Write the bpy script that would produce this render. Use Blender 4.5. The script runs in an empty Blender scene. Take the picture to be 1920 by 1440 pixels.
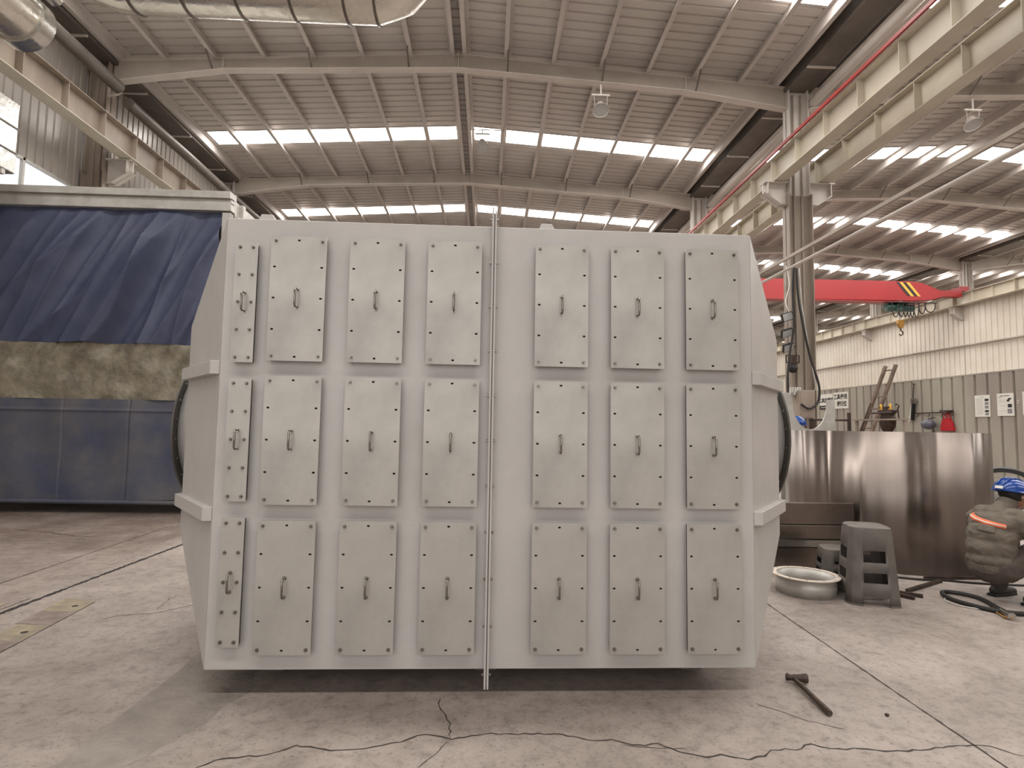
import bpy, bmesh, math, random
from math import sin, cos, pi, radians
from mathutils import Vector, Matrix, Euler
random.seed(7)
sc = bpy.context.scene
COL = sc.collection

# ------------------------------------------------------------------ camera
cd = bpy.data.cameras.new('camera'); cam = bpy.data.objects.new('camera', cd); COL.objects.link(cam)
cd.sensor_fit = 'HORIZONTAL'; cd.sensor_width = 36.0; cd.lens = 36.0 * 1080 / 1920
cd.clip_start = 0.05; cd.clip_end = 300
def cam_matrix(pitch, roll, yaw):
    B = Matrix(((1, 0, 0), (0, 0, 1), (0, -1, 0)))
    c, s = cos(yaw), sin(yaw); Y = Matrix(((c, -s, 0), (s, c, 0), (0, 0, 1)))
    c, s = cos(pitch), sin(pitch); X = Matrix(((1, 0, 0), (0, c, s), (0, -s, c)))
    c, s = cos(roll), sin(roll); Z = Matrix(((c, -s, 0), (s, c, 0), (0, 0, 1)))
    return (Z @ B @ X @ Y).transposed()
R3 = cam_matrix(radians(4.162), radians(-0.9485), radians(2.315))
cam.matrix_world = Matrix.Translation((0, 0, 1.4)) @ R3.to_4x4()
sc.camera = cam

# ------------------------------------------------------------------ light
SKY = 1.25          # daylight entering through the open front bay and the window
SKYLIGHT = 9.5    # translucent roof sheets
w = bpy.data.worlds.new('world'); sc.world = w; w.use_nodes = True
wn = w.node_tree.nodes; wn.clear()
wo = wn.new('ShaderNodeOutputWorld'); wb = wn.new('ShaderNodeBackground')
wb.inputs[0].default_value = (1.0, 0.975, 0.95, 1); wb.inputs[1].default_value = SKY
w.node_tree.links.new(wb.outputs[0], wo.inputs[0])
def area(name, loc, rot, sx, sy, power, color):
    l = bpy.data.lights.new(name, 'AREA'); l.shape = 'RECTANGLE'; l.size = sx; l.size_y = sy; l.energy = power; l.color = color
    o = bpy.data.objects.new(name, l); o.location = loc; o.rotation_euler = rot; COL.objects.link(o); return o
# daylight of the tall open gateway behind the photographer
area('gateway_daylight', (-1.5, -6.5, 3.6), (radians(80), 0, 0), 11.0, 6.0, 130, (1.0, 0.955, 0.905))
# daylight pouring down through each translucent roof strip
for _y in (-1.65, 3.95, 9.57, 15.95, 21.65, 27.55, 33.55, 39.45):
    for _x, _w in ((-0.8, 13.4), (13.95, 12.6), (28.1, 12.6)):
        if _x > 20 and _y < 15: continue
        area('skylight_daylight', (_x, _y, 9.22), (0, 0, 0), _w, 0.7, 400, (1.0, 0.965, 0.915))
sc.view_settings.view_transform = 'Standard'
try: sc.view_settings.look = 'None'
except Exception: pass
sc.view_settings.exposure = 0.0; sc.view_settings.gamma = 1.0
sc.view_settings.use_curve_mapping = False
sc.cycles.use_denoising = True
sc.cycles.max_bounces = 8; sc.cycles.diffuse_bounces = 5; sc.cycles.glossy_bounces = 4

# ------------------------------------------------------------------ materials
def lin(c):
    return tuple((x / 12.92 if x <= 0.04045 else ((x + 0.055) / 1.055) ** 2.4) for x in c)
def mat(name, rgb, rough=0.6, metal=0.0, scale=3.0, amt=0.08, bump=0.0, bscale=40.0, stretch=(1, 1, 1), rgb2=None, rvar=0.0, srgb=True):
    m = bpy.data.materials.new(name); m.use_nodes = True
    nt = m.node_tree; n = nt.nodes; L = nt.links; b = n['Principled BSDF']
    c = lin(rgb) if srgb else rgb
    c2 = (lin(rgb2) if srgb else rgb2) if rgb2 else tuple(min(1, x * (1 - amt * 2)) for x in c)
    tc = n.new('ShaderNodeTexCoord'); mp = n.new('ShaderNodeMapping'); mp.inputs['Scale'].default_value = stretch
    L.new(tc.outputs['Object'], mp.inputs['Vector'])
    no = n.new('ShaderNodeTexNoise'); no.inputs['Scale'].default_value = scale; no.inputs['Detail'].default_value = 6; no.inputs['Roughness'].default_value = 0.6
    L.new(mp.outputs[0], no.inputs['Vector'])
    mr = n.new('ShaderNodeMapRange'); mr.inputs[1].default_value = 0.35; mr.inputs[2].default_value = 0.65
    L.new(no.outputs['Fac'], mr.inputs[0])
    mx = n.new('ShaderNodeMix'); mx.data_type = 'RGBA'
    mx.inputs[6].default_value = (*c, 1); mx.inputs[7].default_value = (*c2, 1)
    L.new(mr.outputs[0], mx.inputs[0]); L.new(mx.outputs[2], b.inputs['Base Color'])
    b.inputs['Roughness'].default_value = rough; b.inputs['Metallic'].default_value = metal
    if rvar:
        r = n.new('ShaderNodeMapRange'); r.inputs[3].default_value = rough - rvar; r.inputs[4].default_value = rough + rvar
        L.new(mr.outputs[0], r.inputs[0]); L.new(r.outputs[0], b.inputs['Roughness'])
    if bump:
        n2 = n.new('ShaderNodeTexNoise'); n2.inputs['Scale'].default_value = bscale; n2.inputs['Detail'].default_value = 4
        L.new(mp.outputs[0], n2.inputs['Vector'])
        bp = n.new('ShaderNodeBump'); bp.inputs['Strength'].default_value = bump; bp.inputs['Distance'].default_value = 0.02
        L.new(n2.outputs['Fac'], bp.inputs['Height']); L.new(bp.outputs[0], b.inputs['Normal'])
    return m
def emit(name, rgb, strength):
    m = bpy.data.materials.new(name); m.use_nodes = True; b = m.node_tree.nodes['Principled BSDF']
    b.inputs['Base Color'].default_value = (0.8, 0.8, 0.78, 1)
    b.inputs['Emission Color'].default_value = (*rgb, 1); b.inputs['Emission Strength'].default_value = strength
    return m
M = {}
M['paint'] = mat('housing_paint', (0.71, 0.695, 0.685), 0.42, 0.0, 1.6, 0.05, 0.06, 90, rgb2=(0.67, 0.655, 0.64), rvar=0.06)
M['panel'] = mat('panel_paint', (0.69, 0.675, 0.65), 0.36, 0.25, 2.4, 0.06, 0.03, 60, rgb2=(0.62, 0.605, 0.585), rvar=0.06)
M['panel_edge'] = mat('pale_plate_edge', (0.86, 0.85, 0.84), 0.35, 0.3, 5, 0.05)  # edge faces paler than the panel fronts
M['handle'] = mat('polished_handle', (0.60, 0.585, 0.56), 0.16, 1.0, 8, 0.1)
M['steel'] = mat('bright_steel', (0.72, 0.71, 0.69), 0.28, 1.0, 8, 0.1)
M['bolt'] = mat('bolt_steel', (0.62, 0.60, 0.57), 0.35, 1.0, 30, 0.2)
M['flange'] = mat('dark_flange', (0.36, 0.35, 0.33), 0.45, 0.6, 6, 0.1)
M['roof'] = mat('roof_sheet', (0.745, 0.72, 0.70), 0.5, 0.0, 0.5, 0.07, 0, rgb2=(0.70, 0.67, 0.645))
M['web'] = mat('shaded_frame_paint', (0.68, 0.64, 0.60), 0.55, 0.0, 1.2, 0.06, rgb2=(0.62, 0.58, 0.54))  # darker copy of the frame paint; shade on rafter webs put into colour
M['frame'] = mat('frame_paint', (0.79, 0.76, 0.735), 0.5, 0.0, 1.2, 0.06, rgb2=(0.74, 0.71, 0.685))
M['crane_beam'] = mat('runway_paint', (0.76, 0.73, 0.665), 0.5, 0.0, 1.0, 0.06, rgb2=(0.70, 0.66, 0.60))
M['purlin'] = mat('purlin_zinc', (0.75, 0.72, 0.70), 0.65, 0.0, 1.2, 0.06)
M['gutter'] = mat('gutter_steel', (0.42, 0.39, 0.365), 0.5, 0.2, 1.5, 0.15)
M['wall_cream'] = mat('cream_sheet', (0.84, 0.81, 0.765), 0.4, 0.0, 0.6, 0.05, rgb2=(0.79, 0.755, 0.70))
M['wall_left'] = mat('grey_sheet', (0.66, 0.63, 0.60), 0.3, 0.1, 0.8, 0.07)
M['partition'] = mat('partition_sheet', (0.68, 0.665, 0.61), 0.4, 0.0, 0.9, 0.1, rgb2=(0.60, 0.56, 0.53), stretch=(1, 1, .3))
M['col'] = mat('column_paint', (0.60, 0.55, 0.50), 0.5, 0.0, 1.6, 0.12, rgb2=(0.50, 0.45, 0.41), stretch=(1, 1, .4))
M['silver'] = mat('silver_cladding', (0.80, 0.79, 0.77), 0.22, 0.85, 2.5, 0.1, 0.25, 9, rvar=0.08)
M['foil'] = mat('duct_foil', (0.86, 0.84, 0.80), 0.25, 0.8, 3, 0.08, 0.35, 7, stretch=(1, 1, 1), rvar=0.1)
M['duct_band'] = mat('duct_band', (0.42, 0.39, 0.36), 0.4, 0.5, 6, 0.1)
M['navy'] = mat('navy_tarpaulin', (0.235, 0.26, 0.36), 0.55, 0.0, 2.0, 0.1, 0.25, 12, rgb2=(0.29, 0.31, 0.40))
M['navy2'] = mat('dusty_navy_tarpaulin', (0.26, 0.28, 0.36), 0.6, 0.0, 1.3, 0.1, 0.3, 8, rgb2=(0.37, 0.36, 0.37))
M['plastic_strip'] = mat('clouded_plastic', (0.56, 0.53, 0.46), 0.35, 0.0, 5.0, 0.15, 0.8, 14, rgb2=(0.41, 0.385, 0.335))
M['alu'] = mat('weathered_aluminium', (0.76, 0.75, 0.73), 0.4, 0.3, 4, 0.1, 0.08, 12, rgb2=(0.67, 0.655, 0.63))
M['stainless'] = mat('brushed_stainless', (0.58, 0.54, 0.515), 0.30, 1.0, 2.2, 0.12, 0.0, 60, stretch=(1, 1, 0.05), rgb2=(0.44, 0.40, 0.38), rvar=0.03)
_n = M['stainless'].node_tree; _b = _n.nodes['Principled BSDF']; _b.inputs['Anisotropic'].default_value = 0.93; _b.inputs['Anisotropic Rotation'].default_value = 0.25
_t = _n.nodes.new('ShaderNodeTangent'); _t.direction_type = 'RADIAL'; _t.axis = 'Z'; _n.links.new(_t.outputs[0], _b.inputs['Tangent'])
M['stain_sheet'] = mat('stainless_sheet', (0.50, 0.455, 0.425), 0.30, 0.9, 2, 0.1, rvar=0.05)
M['stool'] = mat('grey_stool_plastic', (0.315, 0.295, 0.28), 0.5, 0.0, 6, 0.15, 0.05, 30, rgb2=(0.38, 0.355, 0.335))
M['red'] = mat('crane_red', (0.58, 0.14, 0.15), 0.4, 0.0, 1, 0.05)
M['redrail'] = mat('conductor_red', (0.60, 0.18, 0.17), 0.5)
M['yellow'] = mat('safety_yellow', (0.86, 0.66, 0.25), 0.5)
M['black'] = mat('black_rubber', (0.10, 0.09, 0.085), 0.55, 0, 8, 0.1)
M['darkhole'] = mat('dark_recess', (0.045, 0.04, 0.04), 0.8)
M['teal'] = mat('hoist_green', (0.22, 0.36, 0.33), 0.5)
M['ladder'] = mat('grimy_ladder', (0.35, 0.30, 0.26), 0.6, 0.2, 8, 0.2, rgb2=(0.50, 0.42, 0.36))
M['iron'] = mat('rusty_iron', (0.20, 0.16, 0.145), 0.55, 0.5, 14, 0.2, 0.2, 60, rgb2=(0.30, 0.24, 0.21))
M['handle_wood'] = mat('oily_handle', (0.16, 0.13, 0.11), 0.5, 0.1, 14, 0.2, rgb2=(0.33, 0.27, 0.22))
M['white'] = mat('sign_white', (0.90, 0.89, 0.86), 0.4, 0, 3, 0.03)
M['ink'] = mat('sign_ink', (0.12, 0.12, 0.12), 0.6)
M['inkgrey'] = mat('print_grey', (0.42, 0.42, 0.42), 0.6, rgb2=(0.62, 0.62, 0.62), scale=25)
M['bag'] = mat('red_cloth', (0.72, 0.09, 0.14), 0.7)
M['helmet_blue'] = mat('helmet_blue', (0.07, 0.24, 0.53), 0.22)
M['helmet_grey'] = mat('helmet_slate', (0.38, 0.38, 0.43), 0.3)
M['jacket'] = mat('work_jacket', (0.40, 0.365, 0.325), 0.85, 0, 12, 0.1, 0.5, 16, rgb2=(0.35, 0.315, 0.28))
M['trousers'] = mat('work_trousers', (0.30, 0.26, 0.235), 0.85, 0, 9, 0.1, 0.5, 14)
M['orange'] = mat('reflective_orange', (0.98, 0.45, 0.28), 0.5)
M['silver_tape'] = mat('reflective_silver', (0.85, 0.80, 0.75), 0.35)
M['skin'] = mat('skin', (0.60, 0.42, 0.33), 0.55)
M['hair'] = mat('black_hair', (0.07, 0.06, 0.055), 0.6)
M['shoe'] = mat('dark_shoe', (0.17, 0.15, 0.14), 0.6)
M['glove'] = mat('white_glove', (0.80, 0.77, 0.68), 0.8)
M['brass'] = mat('hook_yellow', (0.66, 0.50, 0.25), 0.45, 0.4)
M['lampglass'] = mat('floodlight_glass', (0.70, 0.70, 0.70), 0.15, 0.0)
M['plate_y'] = mat('worn_yellow_paint', (0.58, 0.535, 0.44), 0.6, 0, 9, 0.15, rgb2=(0.47, 0.43, 0.385))
M['plate_d'] = mat('worn_dark_paint', (0.42, 0.37, 0.345), 0.6, 0, 9, 0.15, rgb2=(0.52, 0.47, 0.44))
M['crack'] = mat('crack_dark', (0.22, 0.19, 0.17), 0.9)
M['groove'] = mat('groove_dark', (0.14, 0.12, 0.11), 0.9)
M['skylight'] = emit('skylight_sheet', (1.0, 0.972, 0.93), SKYLIGHT)

def glass_mat():
    m = bpy.data.materials.new('window_glass'); m.use_nodes = True; nt = m.node_tree; n = nt.nodes; n.clear()
    o = n.new('ShaderNodeOutputMaterial'); t = n.new('ShaderNodeBsdfTransparent'); t.inputs[0].default_value = (0.98, 0.99, 1.0, 1)
    g = n.new('ShaderNodeBsdfGlossy'); g.inputs['Roughness'].default_value = 0.05; mx = n.new('ShaderNodeMixShader'); mx.inputs[0].default_value = 0.06
    nt.links.new(t.outputs[0], mx.inputs[1]); nt.links.new(g.outputs[0], mx.inputs[2]); nt.links.new(mx.outputs[0], o.inputs[0]); return m
M['glass'] = glass_mat()

def floor_mat():
    m = bpy.data.materials.new('concrete_floor'); m.use_nodes = True; nt = m.node_tree; n = nt.nodes; L = nt.links; b = n['Principled BSDF']
    tc = n.new('ShaderNodeTexCoord')
    def noise(s, d=8, r=0.6, dist=0.0):
        x = n.new('ShaderNodeTexNoise'); x.inputs['Scale'].default_value = s; x.inputs['Detail'].default_value = d; x.inputs['Roughness'].default_value = r; x.inputs['Distortion'].default_value = dist
        L.new(tc.outputs['Object'], x.inputs['Vector']); return x
    def ramp(src, stops):
        r = n.new('ShaderNodeValToRGB'); e = r.color_ramp.elements
        e[0].position = stops[0][0]; e[0].color = (*lin(stops[0][1]), 1); e[1].position = stops[-1][0]; e[1].color = (*lin(stops[-1][1]), 1)
        for p, c in stops[1:-1]:
            k = e.new(p); k.color = (*lin(c), 1)
        L.new(src.outputs['Fac'], r.inputs[0]); return r
    a = ramp(noise(0.8, 10, 0.65, 0.3), [(0.30, (0.49, 0.445, 0.415)), (0.48, (0.59, 0.545, 0.515)), (0.56, (0.63, 0.585, 0.555)), (0.72, (0.695, 0.655, 0.63))])
    c = ramp(noise(11, 12, 0.75, 0.25), [(0.33, (0.55, 0.55, 0.55)), (0.5, (0.93, 0.93, 0.93)), (0.66, (1, 1, 1))])
    mx = n.new('ShaderNodeMix'); mx.data_type = 'RGBA'; mx.blend_type = 'MULTIPLY'; mx.inputs[0].default_value = 0.6
    L.new(a.outputs[0], mx.inputs[6]); L.new(c.outputs[0], mx.inputs[7])
    d = ramp(noise(42, 6, 0.75), [(0.34, (0.42, 0.39, 0.37)), (0.45, (1, 1, 1)), (0.9, (1, 1, 1))])
    mx2 = n.new('ShaderNodeMix'); mx2.data_type = 'RGBA'; mx2.blend_type = 'MULTIPLY'; mx2.inputs[0].default_value = 0.55
    L.new(mx.outputs[2], mx2.inputs[6]); L.new(d.outputs[0], mx2.inputs[7])
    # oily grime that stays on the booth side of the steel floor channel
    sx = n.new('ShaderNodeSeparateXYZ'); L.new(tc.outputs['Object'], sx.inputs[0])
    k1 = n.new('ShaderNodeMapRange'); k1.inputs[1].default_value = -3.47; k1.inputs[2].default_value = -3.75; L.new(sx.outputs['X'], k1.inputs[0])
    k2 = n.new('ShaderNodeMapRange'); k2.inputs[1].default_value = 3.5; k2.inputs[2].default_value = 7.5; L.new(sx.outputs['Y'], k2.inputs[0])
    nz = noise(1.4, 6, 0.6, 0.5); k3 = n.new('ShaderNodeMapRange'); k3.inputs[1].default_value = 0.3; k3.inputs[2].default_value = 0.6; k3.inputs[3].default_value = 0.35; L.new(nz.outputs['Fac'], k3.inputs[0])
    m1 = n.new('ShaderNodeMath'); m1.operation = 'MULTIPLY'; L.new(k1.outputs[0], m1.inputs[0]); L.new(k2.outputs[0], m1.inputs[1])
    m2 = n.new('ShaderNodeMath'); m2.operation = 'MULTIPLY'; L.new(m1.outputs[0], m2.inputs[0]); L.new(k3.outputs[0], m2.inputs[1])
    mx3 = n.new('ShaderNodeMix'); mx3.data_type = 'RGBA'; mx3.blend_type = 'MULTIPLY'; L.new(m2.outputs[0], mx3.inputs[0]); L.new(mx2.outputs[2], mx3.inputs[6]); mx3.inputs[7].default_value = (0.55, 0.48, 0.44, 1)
    L.new(mx3.outputs[2], b.inputs['Base Color'])
    rr = n.new('ShaderNodeMapRange'); rr.inputs[3].default_value = 0.45; rr.inputs[4].default_value = 0.8
    L.new(noise(2.2, 5).outputs['Fac'], rr.inputs[0]); L.new(rr.outputs[0], b.inputs['Roughness'])
    bp = n.new('ShaderNodeBump'); bp.inputs['Strength'].default_value = 0.45; bp.inputs['Distance'].default_value = 0.012
    L.new(noise(18, 12, 0.75, 0.2).outputs['Fac'], bp.inputs['Height']); L.new(bp.outputs[0], b.inputs['Normal'])
    return m
M['floor'] = floor_mat()
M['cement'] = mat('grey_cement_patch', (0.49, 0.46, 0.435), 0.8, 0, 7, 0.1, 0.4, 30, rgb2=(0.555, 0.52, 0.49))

# ------------------------------------------------------------------ mesh builder
class MB:
    def __init__(s): s.v = []; s.f = []
    def add(s, vs, fs):
        k = len(s.v); s.v += [tuple(p) for p in vs]; s.f += [tuple(i + k for i in f) for f in fs]; return s
    def box(s, x0, x1, y0, y1, z0, z1):
        return s.add([(x0, y0, z0), (x1, y0, z0), (x1, y1, z0), (x0, y1, z0), (x0, y0, z1), (x1, y0, z1), (x1, y1, z1), (x0, y1, z1)],
                     [(0, 3, 2, 1), (4, 5, 6, 7), (0, 1, 5, 4), (1, 2, 6, 5), (2, 3, 7, 6), (3, 0, 4, 7)])
    def bar(s, p, q, w, h, up=(0, 0, 1)):
        p = Vector(p); q = Vector(q); d = (q - p).normalized(); u = Vector(up)
        if abs(d.dot(u)) > 0.98: u = Vector((1, 0, 0))
        a = d.cross(u).normalized() * w / 2; b = a.cross(d).normalized() * h / 2
        vs = [e + i * a + j * b for e in (p, q) for i, j in ((-1, -1), (1, -1), (1, 1), (-1, 1))]
        return s.add(vs, [(0, 3, 2, 1), (4, 5, 6, 7), (0, 1, 5, 4), (1, 2, 6, 5), (2, 3, 7, 6), (3, 0, 4, 7)])
    def prism(s, poly, axis, a, b):
        n = len(poly)
        def P(p, t): return (t, p[0], p[1]) if axis == 'x' else ((p[0], t, p[1]) if axis == 'y' else (p[0], p[1], t))
        vs = [P(p, a) for p in poly] + [P(p, b) for p in poly]
        return s.add(vs, [tuple(range(n))[::-1], tuple(range(n, 2 * n))] + [(i, (i + 1) % n, n + (i + 1) % n, n + i) for i in range(n)])
    def tube(s, pts, r, n=10, closed=False, caps=True):
        pts = [Vector(p) for p in pts]; N = len(pts); rs = r if isinstance(r, (list, tuple)) else [r] * N
        T = []
        for i in range(N):
            a = pts[(i - 1) % N] if (closed or i > 0) else pts[i]; b = pts[(i + 1) % N] if (closed or i < N - 1) else pts[i]
            T.append((b - a).normalized())
        u = Vector((0, 0, 1)) if abs(T[0].z) < 0.9 else Vector((1, 0, 0)); u = (u - T[0] * u.dot(T[0])).normalized()
        vs = []
        for i in range(N):
            u = (u - T[i] * u.dot(T[i])).normalized(); v = T[i].cross(u)
            vs += [pts[i] + (u * cos(2 * pi * k / n) + v * sin(2 * pi * k / n)) * rs[i] for k in range(n)]
        fs = []
        for i in range(N if closed else N - 1):
            j = (i + 1) % N
            fs += [(i * n + k, i * n + (k + 1) % n, j * n + (k + 1) % n, j * n + k) for k in range(n)]
        if caps and not closed: fs += [tuple(range(n))[::-1], tuple(range((N - 1) * n, N * n))]
        return s.add(vs, fs)
    def lathe(s, prof, c=(0, 0, 0), n=32, axis='z', arc=2 * pi, closed_prof=False):
        c = Vector(c); vs = []; full = abs(arc - 2 * pi) < 1e-6; m = n if full else n + 1
        for k in range(m):
            a = arc * k / n
            for r, z in prof:
                p = (r * cos(a), r * sin(a), z)
                if axis == 'x': p = (z, r * cos(a), r * sin(a))
                if axis == 'y': p = (r * cos(a), z, r * sin(a))
                vs.append(c + Vector(p))
        L = len(prof); fs = []; e = L if closed_prof else L - 1
        for k in range(n):
            k2 = (k + 1) % m
            for i in range(e): fs.append((k * L + i, k2 * L + i, k2 * L + (i + 1) % L, k * L + (i + 1) % L))
        return s.add(vs, fs)
    def sphere(s, c, r, n=16, m=10, sc=(1, 1, 1), z0=-1.0):
        prof = []
        a0 = math.asin(max(-1, min(1, z0)))
        for i in range(m + 1):
            a = a0 + (pi / 2 - a0) * i / m; prof.append((max(r * cos(a), 1e-5), r * sin(a)))
        k = len(s.v); s.lathe(prof, (0, 0, 0), n)
        for i in range(k, len(s.v)):
            p = s.v[i]; s.v[i] = (c[0] + p[0] * sc[0], c[1] + p[1] * sc[1], c[2] + p[2] * sc[2])
        return s
    def grid(s, fn, nu, nv):
        vs = [fn(i / nu, j / nv) for j in range(nv + 1) for i in range(nu + 1)]
        return s.add(vs, [(j * (nu + 1) + i, j * (nu + 1) + i + 1, (j + 1) * (nu + 1) + i + 1, (j + 1) * (nu + 1) + i) for j in range(nv) for i in range(nu)])
    def build(s, name, m, parent=None, smooth=False, bevel=0.0, world=False, fix=True, solid=0.0):
        off = parent_world(parent) if (parent is not None and world) else Vector((0, 0, 0))
        me = bpy.data.meshes.new(name); me.from_pydata([Vector(p) - off for p in s.v], [], s.f)
        if fix:
            b = bmesh.new(); b.from_mesh(me); bmesh.ops.remove_doubles(b, verts=b.verts, dist=1e-5)
            bmesh.ops.recalc_face_normals(b, faces=b.faces); b.to_mesh(me); b.free()
        me.materials.append(m)
        if smooth:
            for p in me.polygons: p.use_smooth = True
            if hasattr(me, 'set_sharp_from_angle'): me.set_sharp_from_angle(angle=radians(40))
        o = bpy.data.objects.new(name, me); COL.objects.link(o)
        if parent is not None: o.parent = parent
        if solid:
            k = o.modifiers.new('solid', 'SOLIDIFY'); k.thickness = solid; k.offset = 0
        if bevel:
            k = o.modifiers.new('bevel', 'BEVEL'); k.width = bevel; k.segments = 2; k.limit_method = 'ANGLE'; k.angle_limit = radians(40)
        return o
def parent_world(p):
    v = Vector((0, 0, 0))
    while p is not None: v += p.location; p = p.parent
    return v
def tag(o, label=None, cat=None, group=None, kind=None):
    if label: o['label'] = label
    if cat: o['category'] = cat
    if group: o['group'] = group
    if kind: o['kind'] = kind
    return o
def thing(name, label, cat, loc=(0, 0, 0), rz=0.0, group=None):
    o = bpy.data.objects.new(name, None); COL.objects.link(o); o.location = loc; o.rotation_euler = (0, 0, rz); o.empty_display_size = 0.1
    return tag(o, label, cat, group)
def struct(name, mb, m, **k):
    return tag(mb.build(name, m, **k), kind='structure')
ORD = ['first', 'second', 'third', 'fourth', 'fifth', 'sixth', 'seventh', 'eighth', 'ninth', 'tenth']

def sub(o, parent, loc):
    c = o.copy(); COL.objects.link(c); c.parent = parent; c.location = loc; return c
def plate_mesh(name, w, h, t, holes, hw=0.0075, hh=0.005):
    """rectangular plate in the XZ plane, front face at y=-t, with oval holes cut through"""
    cu = bpy.data.curves.new(name + '_c', 'CURVE'); cu.dimensions = '2D'; cu.fill_mode = 'BOTH'; cu.extrude = t / 2; cu.bevel_depth = 0
    def spl(pts):
        sp = cu.splines.new('POLY'); sp.points.add(len(pts) - 1)
        for i, p in enumerate(pts): sp.points[i].co = (p[0], p[1], 0, 1)
        sp.use_cyclic_u = True
    spl([(-w / 2, -h / 2), (w / 2, -h / 2), (w / 2, h / 2), (-w / 2, h / 2)])
    for x, z in holes:
        spl([(x + hw * math.copysign(abs(cos(a)) ** 0.7, cos(a)), z + hh * math.copysign(abs(sin(a)) ** 0.7, sin(a))) for a in [2 * pi * k / 14 for k in range(14)]])
    o = bpy.data.objects.new(name + '_c', cu); COL.objects.link(o)
    dg = bpy.context.evaluated_depsgraph_get(); me = bpy.data.meshes.new_from_object(o.evaluated_get(dg))
    bpy.data.objects.remove(o); bpy.data.curves.remove(cu)
    for v in me.vertices:
        x, y, z = v.co; v.co = (x, -z - t / 2, y)
    me.name = name; me.update(); return me

# ================================================================== SETTING
XL, X1, X2, X3 = -8.4, 6.8, 21.0, 35.2     # column lines
RID = [-0.8, 13.95, 28.1]                   # ridges
FR = [12.2 + 6 * k for k in range(9)]       # frame positions
YB, YE = -6.0, 62.0
def roof_z(x):
    for a, b, r in ((XL, X1, RID[0]), (X1, X2, RID[1]), (X2, X3, RID[2])):
        if a <= x <= b or (a == XL and x < a) or (b == X3 and x > b):
            half = (r - a) if x < r else (b - r)
            return 9.74 - 0.47 * abs(x - r) / half
    return 9.3
fl = MB().box(-14, 37, -14, YE + 2, -0.3, 0)
FLOOR = struct('floor', fl, M['floor'])

STRIPS = [(-2.0, -1.3), (3.6, 4.3), (9.2, 9.95), (15.6, 16.3), (21.3, 22.0), (27.2, 27.9), (33.2, 33.9), (39.1, 39.8), (45.0, 45.7), (50.9, 51.6), (56.8, 57.5)]
def in_strip(y): return any(a - 1e-4 <= y <= b + 1e-4 for a, b in STRIPS)
def roof_piece(x0, x1, y0, y1, mb):
    # trapezoid ribs every 0.25 m, running across the slope
    z0, z1 = roof_z(x0), roof_z(x1); ys = []
    y = math.ceil(y0 / 0.25) * 0.25; prof = [(y0, 0.0)]
    while y < y1 - 0.09:
        if y > y0 + 0.02: prof += [(y, 0.0), (y + 0.015, 0.032), (y + 0.055, 0.032), (y + 0.07, 0.0)]
        y += 0.25
    prof.append((y1, 0.0))
    n = len(prof); vs = [(x0, p, z0 + d) for p, d in prof] + [(x1, p, z1 + d) for p, d in prof]
    mb.add(vs, [(i, i + 1, n + i + 1, n + i) for i in range(n - 1)])
rp = MB()
e = 0.35
slopes = [(XL, RID[0]), (RID[0], X1), (X1, RID[1]), (RID[1], X2), (X2, RID[2]), (RID[2], X3)]
for a, b in slopes:
    aa, bb = a + 1e-4, b - 1e-4
    cuts = [YB] + [v for s in STRIPS for v in s] + [YE]
    for i in range(0, len(cuts), 2): roof_piece(aa, bb, cuts[i], cuts[i + 1], rp)
    for s0, s1 in STRIPS:   # sheet strips left and right of the translucent panels
        le = 0.55 if a in (XL, X1, X2) else 0.22
        ri = 0.22 if a in (XL, X1, X2) else 0.55
        roof_piece(aa, aa + le, s0, s1, rp); roof_piece(bb - ri, bb, s0, s1, rp)
rp.v = [(x, y, z) for x, y, z in rp.v]
CE = struct('ceiling', rp, M['roof'], fix=False)
wi = 1
for a, b in slopes:
    le = 0.55 if a in (XL, X1, X2) else 0.22; ri = 0.22 if a in (XL, X1, X2) else 0.55
    for s0, s1 in STRIPS:
        q = MB(); x0, x1 = a + le, b - ri; z0, z1 = roof_z(x0), roof_z(x1)
        q.add([(x0, s0, z0), (x1, s0, z1), (x1, s1, z1), (x0, s1, z0)], [(0, 3, 2, 1)])
        struct('window_%d' % wi, q, M['skylight'], fix=False); wi += 1

def ribbed_wall(x, y0, y1, z0, z1, pitch, depth, side, ribw=0.03, holes=None):
    mb = MB(); prof = [(y0, 0)]; y = y0 + pitch / 2
    while y < y1 - ribw * 2:
        prof += [(y, 0), (y + ribw * .4, depth), (y + ribw * 1.4, depth), (y + ribw * 1.8, 0)]; y += pitch
    prof.append((y1, 0)); n = len(prof)
    vs = [(x + side * d, p, z0) for p, d in prof] + [(x + side * d, p, z1) for p, d in prof]
    mb.add(vs, [(i, i + 1, n + i + 1, n + i) for i in range(n - 1)]); return mb
# left wall with its window opening at y 9.4..12.0, z 5.15..6.17
wl = MB()
for (a, b, c, d) in ((YB, 9.4, 0, 9.4), (12.0, YE, 0, 9.4), (9.4, 12.0, 0, 5.15), (9.4, 12.0, 6.17, 9.4)):
    q = ribbed_wall(-8.66, a, b, c, d, 0.2, 0.025, -1); wl.add(q.v, q.f)
struct('wall_left', wl, M['wall_left'], fix=False)
wf = MB()
for z in (5.15, 6.13): wf.box(-8.68, -8.62, 9.4, 12.0, z, z + 0.05)
for y in (9.4, 10.62, 11.95): wf.box(-8.68, -8.62, y, y + 0.05, 5.15, 6.18)
WFR = struct('window_frame', wf, M['alu']); WFR.name = 'window_%d' % wi
gl = MB().box(-8.655, -8.645, 9.45, 11.95, 5.2, 6.13).build('pane', M['glass'], WFR)
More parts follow.
